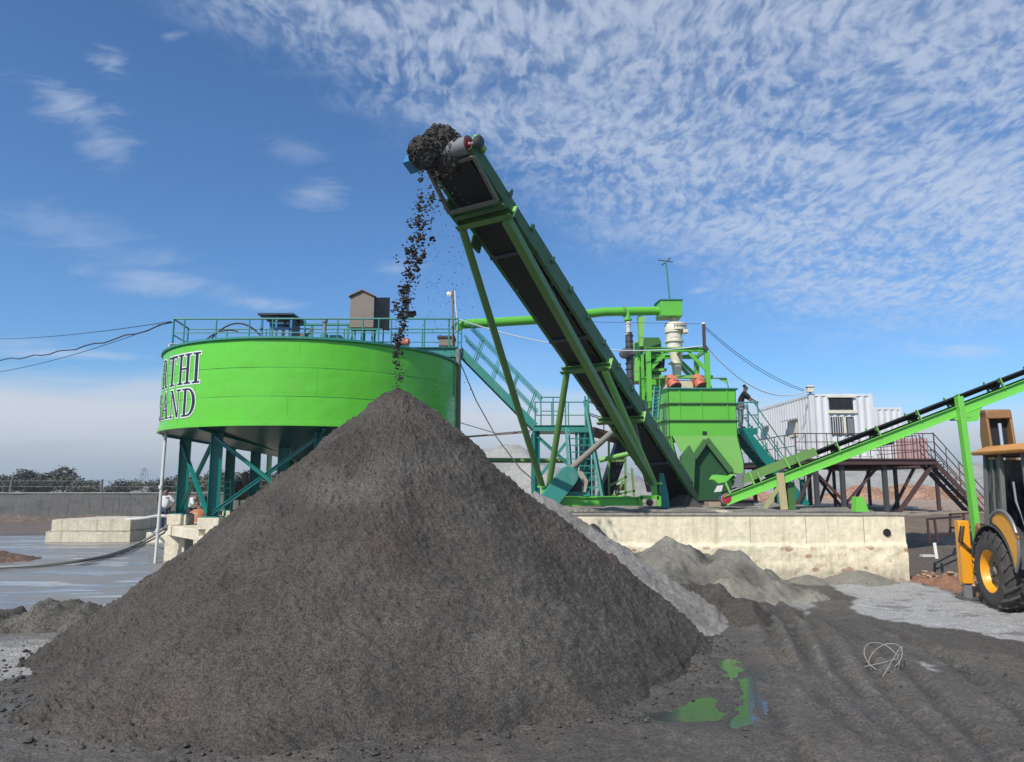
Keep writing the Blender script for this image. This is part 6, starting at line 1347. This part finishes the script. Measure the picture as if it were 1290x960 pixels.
MB().lathe(W(309, 603, 26.2), (0, 0, 1), [(-.3, .06), (0, .13), (.2, .10), (.25, .04)], 14).build('air_vessel', BROWNP, t)
t = thing('green_duct', 'light green upright sheet duct between the rear tank columns', 'duct', W(338, 610, 27)); MB().span(W(334, 620, 27), W(343, 572, 27.4)).build('duct_body', LIME, t)
t = thing('teal_rack', 'teal pipe rack beside the second tank column', 'rack', W(288, 640, 25)); 
for yy in (607, 615, 623, 632): MB().tube([W(283, yy, 25), W(291, yy, 25)], .03, 6).build('rack_bar', TEALD, t)
for px in (283, 291): MB().tube([W(px, 604, 25), W(px, 650, 25)], .04, 8).build('rack_post', TEALD, t)

# ================================================================== PEOPLE
def cloth(n_, c, r=.85):
    m, t_, p, P = newmat(n_); setc(t_, p.inputs['Base Color'], mixc(t_, noise(t_, P, 9, 4).step(.35, .7)*.5, c, tuple(k*.6 for k in c))); p.inputs['Roughness'].default_value = r; bump(t_, p, noise(t_, P, 14, 3), .5, .02); return m
SKIN = cloth('skin', (.20, .105, .065), .55); HAIR = cloth('hair', (.012, .011, .010))
def skinmesh(name, V, E, mat, par, root_i=0):
    me = bpy.data.meshes.new(name); me.from_pydata([v[0] for v in V], E, []); o = bpy.data.objects.new(name, me); COL.objects.link(o); me.materials.append(mat)
    m = o.modifiers.new('skin', 'SKIN'); sk_ = me.skin_vertices[0].data
    for i, v in enumerate(V): r_ = v[1] if isinstance(v[1], tuple) else (v[1], v[1]); sk_[i].radius = r_; sk_[i].use_root = (i == root_i)
    m.use_smooth_shade = True; s_ = o.modifiers.new('sub', 'SUBSURF'); s_.levels = s_.render_levels = 2; o.parent = par; return o
def person(loc, rot, label, shirt, trousers, pose, sc=1.0):
    rt = thing('person', label, 'person', loc); rt.rotation_euler.z = rot; rt.scale = (sc,)*3
    J = dict(pel=(0, 0, .92), sp=(.01, 0, 1.12), ch=(.02, 0, 1.32), nk=(.02, 0, 1.47), hd=(.04, 0, 1.60), tp=(.03, 0, 1.69),
             sL=(.02, .18, 1.40), sR=(.02, -.18, 1.40), eL=(.0, .25, 1.13), eR=(.0, -.25, 1.13), wL=(.08, .27, .89), wR=(.08, -.27, .89), hL=(.0, .10, .88), hR=(.0, -.10, .88), kL=(.02, .11, .50), kR=(.02, -.11, .50), aL=(-.02, .12, .09), aR=(-.02, -.12, .09), fL=(.14, .14, .04), fR=(.14, -.14, .04)); J.update(pose)
    j = {k: Vector(v) for k, v in J.items()}; names = ['pel', 'sp', 'ch', 'nk', 'hd', 'tp', 'sL', 'eL', 'wL', 'sR', 'eR', 'wR', 'hL', 'kL', 'aL', 'fL', 'hR', 'kR', 'aR', 'fR']
    rad = dict(pel=(.13, .10), sp=(.12, .09), ch=(.15, .10), nk=.052, hd=(.112, .125), tp=(.085, .09), sL=.06, sR=.06, eL=.042, eR=.042, wL=.028, wR=.028, hL=.085, hR=.085, kL=.058, kR=.058, aL=.038, aR=.038, fL=.035, fR=.035)
    V = [(j[n_], rad[n_]) for n_ in names]; ix = {n_: i for i, n_ in enumerate(names)}
    E = [(ix[a], ix[b]) for a, b in (('pel', 'sp'), ('sp', 'ch'), ('ch', 'nk'), ('nk', 'hd'), ('hd', 'tp'), ('ch', 'sL'), ('sL', 'eL'), ('eL', 'wL'), ('ch', 'sR'), ('sR', 'eR'), ('eR', 'wR'), ('pel', 'hL'), ('hL', 'kL'), ('kL', 'aL'), ('aL', 'fL'), ('pel', 'hR'), ('hR', 'kR'), ('kR', 'aR'), ('aR', 'fR'))]
    fwd = (j['hd']-j['nk']); fx_ = Vector((1, 0, 0))
    V.append((j['hd']+Vector((.088, 0, -.005)), .014)); E.append((ix['hd'], len(V)-1))                  # nose
    for sy in (-1, 1): V.append((j['hd']+Vector((0, sy*.088, 0)), .016)); E.append((ix['hd'], len(V)-1))   # ears
    for s_, w_ in (('L', 1), ('R', -1)):
        wv, d_ = j['w'+s_], (j['w'+s_]-j['e'+s_]).normalized(); side = d_.cross(Vector((0, 1, 0))); side = side.normalized() if side.length > .1 else Vector((1, 0, 0))
        V.append((wv+d_*.07, (.038, .018))); pi = len(V)-1; E.append((ix['w'+s_], pi))
        for q in range(4): V.append((wv+d_*(.15-.006*abs(q-1.5))+side*(q-1.5)*.021, .009)); E.append((pi, len(V)-1))
        V.append((wv+d_*.08+side*.06, .011)); E.append((pi, len(V)-1))
    skinmesh('body', V, E, SKIN, rt)
    nn = ['pel', 'sp', 'ch', 'nk', 'sL', 'eL', 'sR', 'eR']; g_ = {'pel': (.15, .12), 'sp': (.17, .13), 'ch': (.20, .145), 'nk': .066, 'sL': .09, 'sR': .09, 'eL': .068, 'eR': .068}
    V = [(j[n_] if n_ != 'nk' else j['ch'].lerp(j['nk'], .75), g_[n_]) for n_ in nn]; E = [(0, 1), (1, 2), (2, 3), (2, 4), (4, 5), (2, 6), (6, 7)]
    skinmesh('shirt', V, E, shirt, rt)
    nn = ['pel', 'hL', 'kL', 'aL', 'hR', 'kR', 'aR']; g_ = [(.155, .125), .115, .09, .07, .115, .09, .07]
    V = [(j[n_]-Vector((0, 0, .03 if n_ == 'pel' else 0)), g_[i]) for i, n_ in enumerate(nn)]; skinmesh('trousers', V, [(0, 1), (1, 2), (2, 3), (0, 4), (4, 5), (5, 6)], trousers, rt)
    V = [(j['hd']+Vector((-.035, 0, .02)), (.115, .130)), (j['tp']+Vector((-.012, 0, .0)), (.118, .124)), (j['tp']+Vector((.03, 0, .0)), (.075, .08))]; skinmesh('hair', V, [(0, 1), (1, 2)], HAIR, rt)
    for s_ in 'LR': skinmesh('shoe', [(j['a'+s_]+Vector((-.02, 0, -.04)), .045), (j['f'+s_]+Vector((.02, 0, .0)), .042)], [(0, 1)], BLACKR, rt)
    return rt
zlp = W(945, 540, PYL).z
person((W(935.5, 540, PYL).x, PYL+.15, zlp), R(-12), 'person in black shirt and grey trousers leaning on the landing rail beside the bin', cloth('black_shirt', (.012, .012, .014)), cloth('grey_trousers', (.26, .26, .29)),
       dict(sp=(.03, 0, 1.12), ch=(.13, 0, 1.30), nk=(.19, 0, 1.44), hd=(.23, 0, 1.56), tp=(.225, 0, 1.65), sL=(.16, .18, 1.37), sR=(.16, -.18, 1.37), eL=(.34, .25, 1.17), eR=(.36, -.24, 1.15), wL=(.52, .20, 1.03), wR=(.54, -.18, 1.04)), 1.0)
white = cloth('white_shirt', (.62, .62, .60)); navy = cloth('dark_blue_trousers', (.03, .05, .10)); black = cloth('dark_clothes', (.03, .03, .032))
X1 = W(208.5, 640, 30.4).x
person((X1, 30.4, .40), R(-100), 'person in white shirt and dark blue trousers, hand on hip, behind the white pole', white, navy, dict(eL=(-.05, .38, 1.18), wL=(.08, .24, 1.02), eR=(.02, -.34, 1.2), wR=(.16, -.28, 1.36)), 1.0)
X2_ = W(241, 640, 29.5).x
person((X2_, 29.5, .40), R(-30), 'person in a white shirt bending forward between the two front tank columns', white, black, dict(sp=(.06, 0, 1.10), ch=(.20, 0, 1.26), nk=(.32, 0, 1.36), hd=(.40, 0, 1.45), tp=(.44, 0, 1.53), sL=(.22, .18, 1.32), sR=(.22, -.18, 1.32), eL=(.38, .2, 1.08), eR=(.4, -.2, 1.08), wL=(.56, .12, .98), wR=(.58, -.12, 1.0)), 1.02)
X3 = W(257, 640, 29.8).x
person((X3, 29.9, .40), R(200), 'person in dark clothes facing the bending worker beneath the tank', black, black, dict(sp=(.04, 0, 1.10), ch=(.13, 0, 1.28), nk=(.2, 0, 1.40), hd=(.25, 0, 1.5), tp=(.26, 0, 1.59), eL=(.30, .24, 1.12), eR=(.30, -.24, 1.12), wL=(.5, .14, 1.05), wR=(.5, -.14, 1.05)), 1.0)

# ================================================================== AIR
if HAZE:
    m = bpy.data.materials.new('haze_air'); m.use_nodes = True; t_ = m.node_tree; t_.nodes.clear(); o_ = t_.nodes.new('ShaderNodeOutputMaterial'); v_ = t_.nodes.new('ShaderNodeVolumePrincipled')
    v_.inputs['Color'].default_value = (.86, .93, 1, 1); v_.inputs['Density'].default_value = HAZE; v_.inputs['Anisotropy'].default_value = 0.2; t_.links.new(v_.outputs[0], o_.inputs['Volume'])
    tag(MB().span((-2600, -2600, -3), (2700, 3200, 16)).build('haze', m, None, angle=None), kind='stuff')
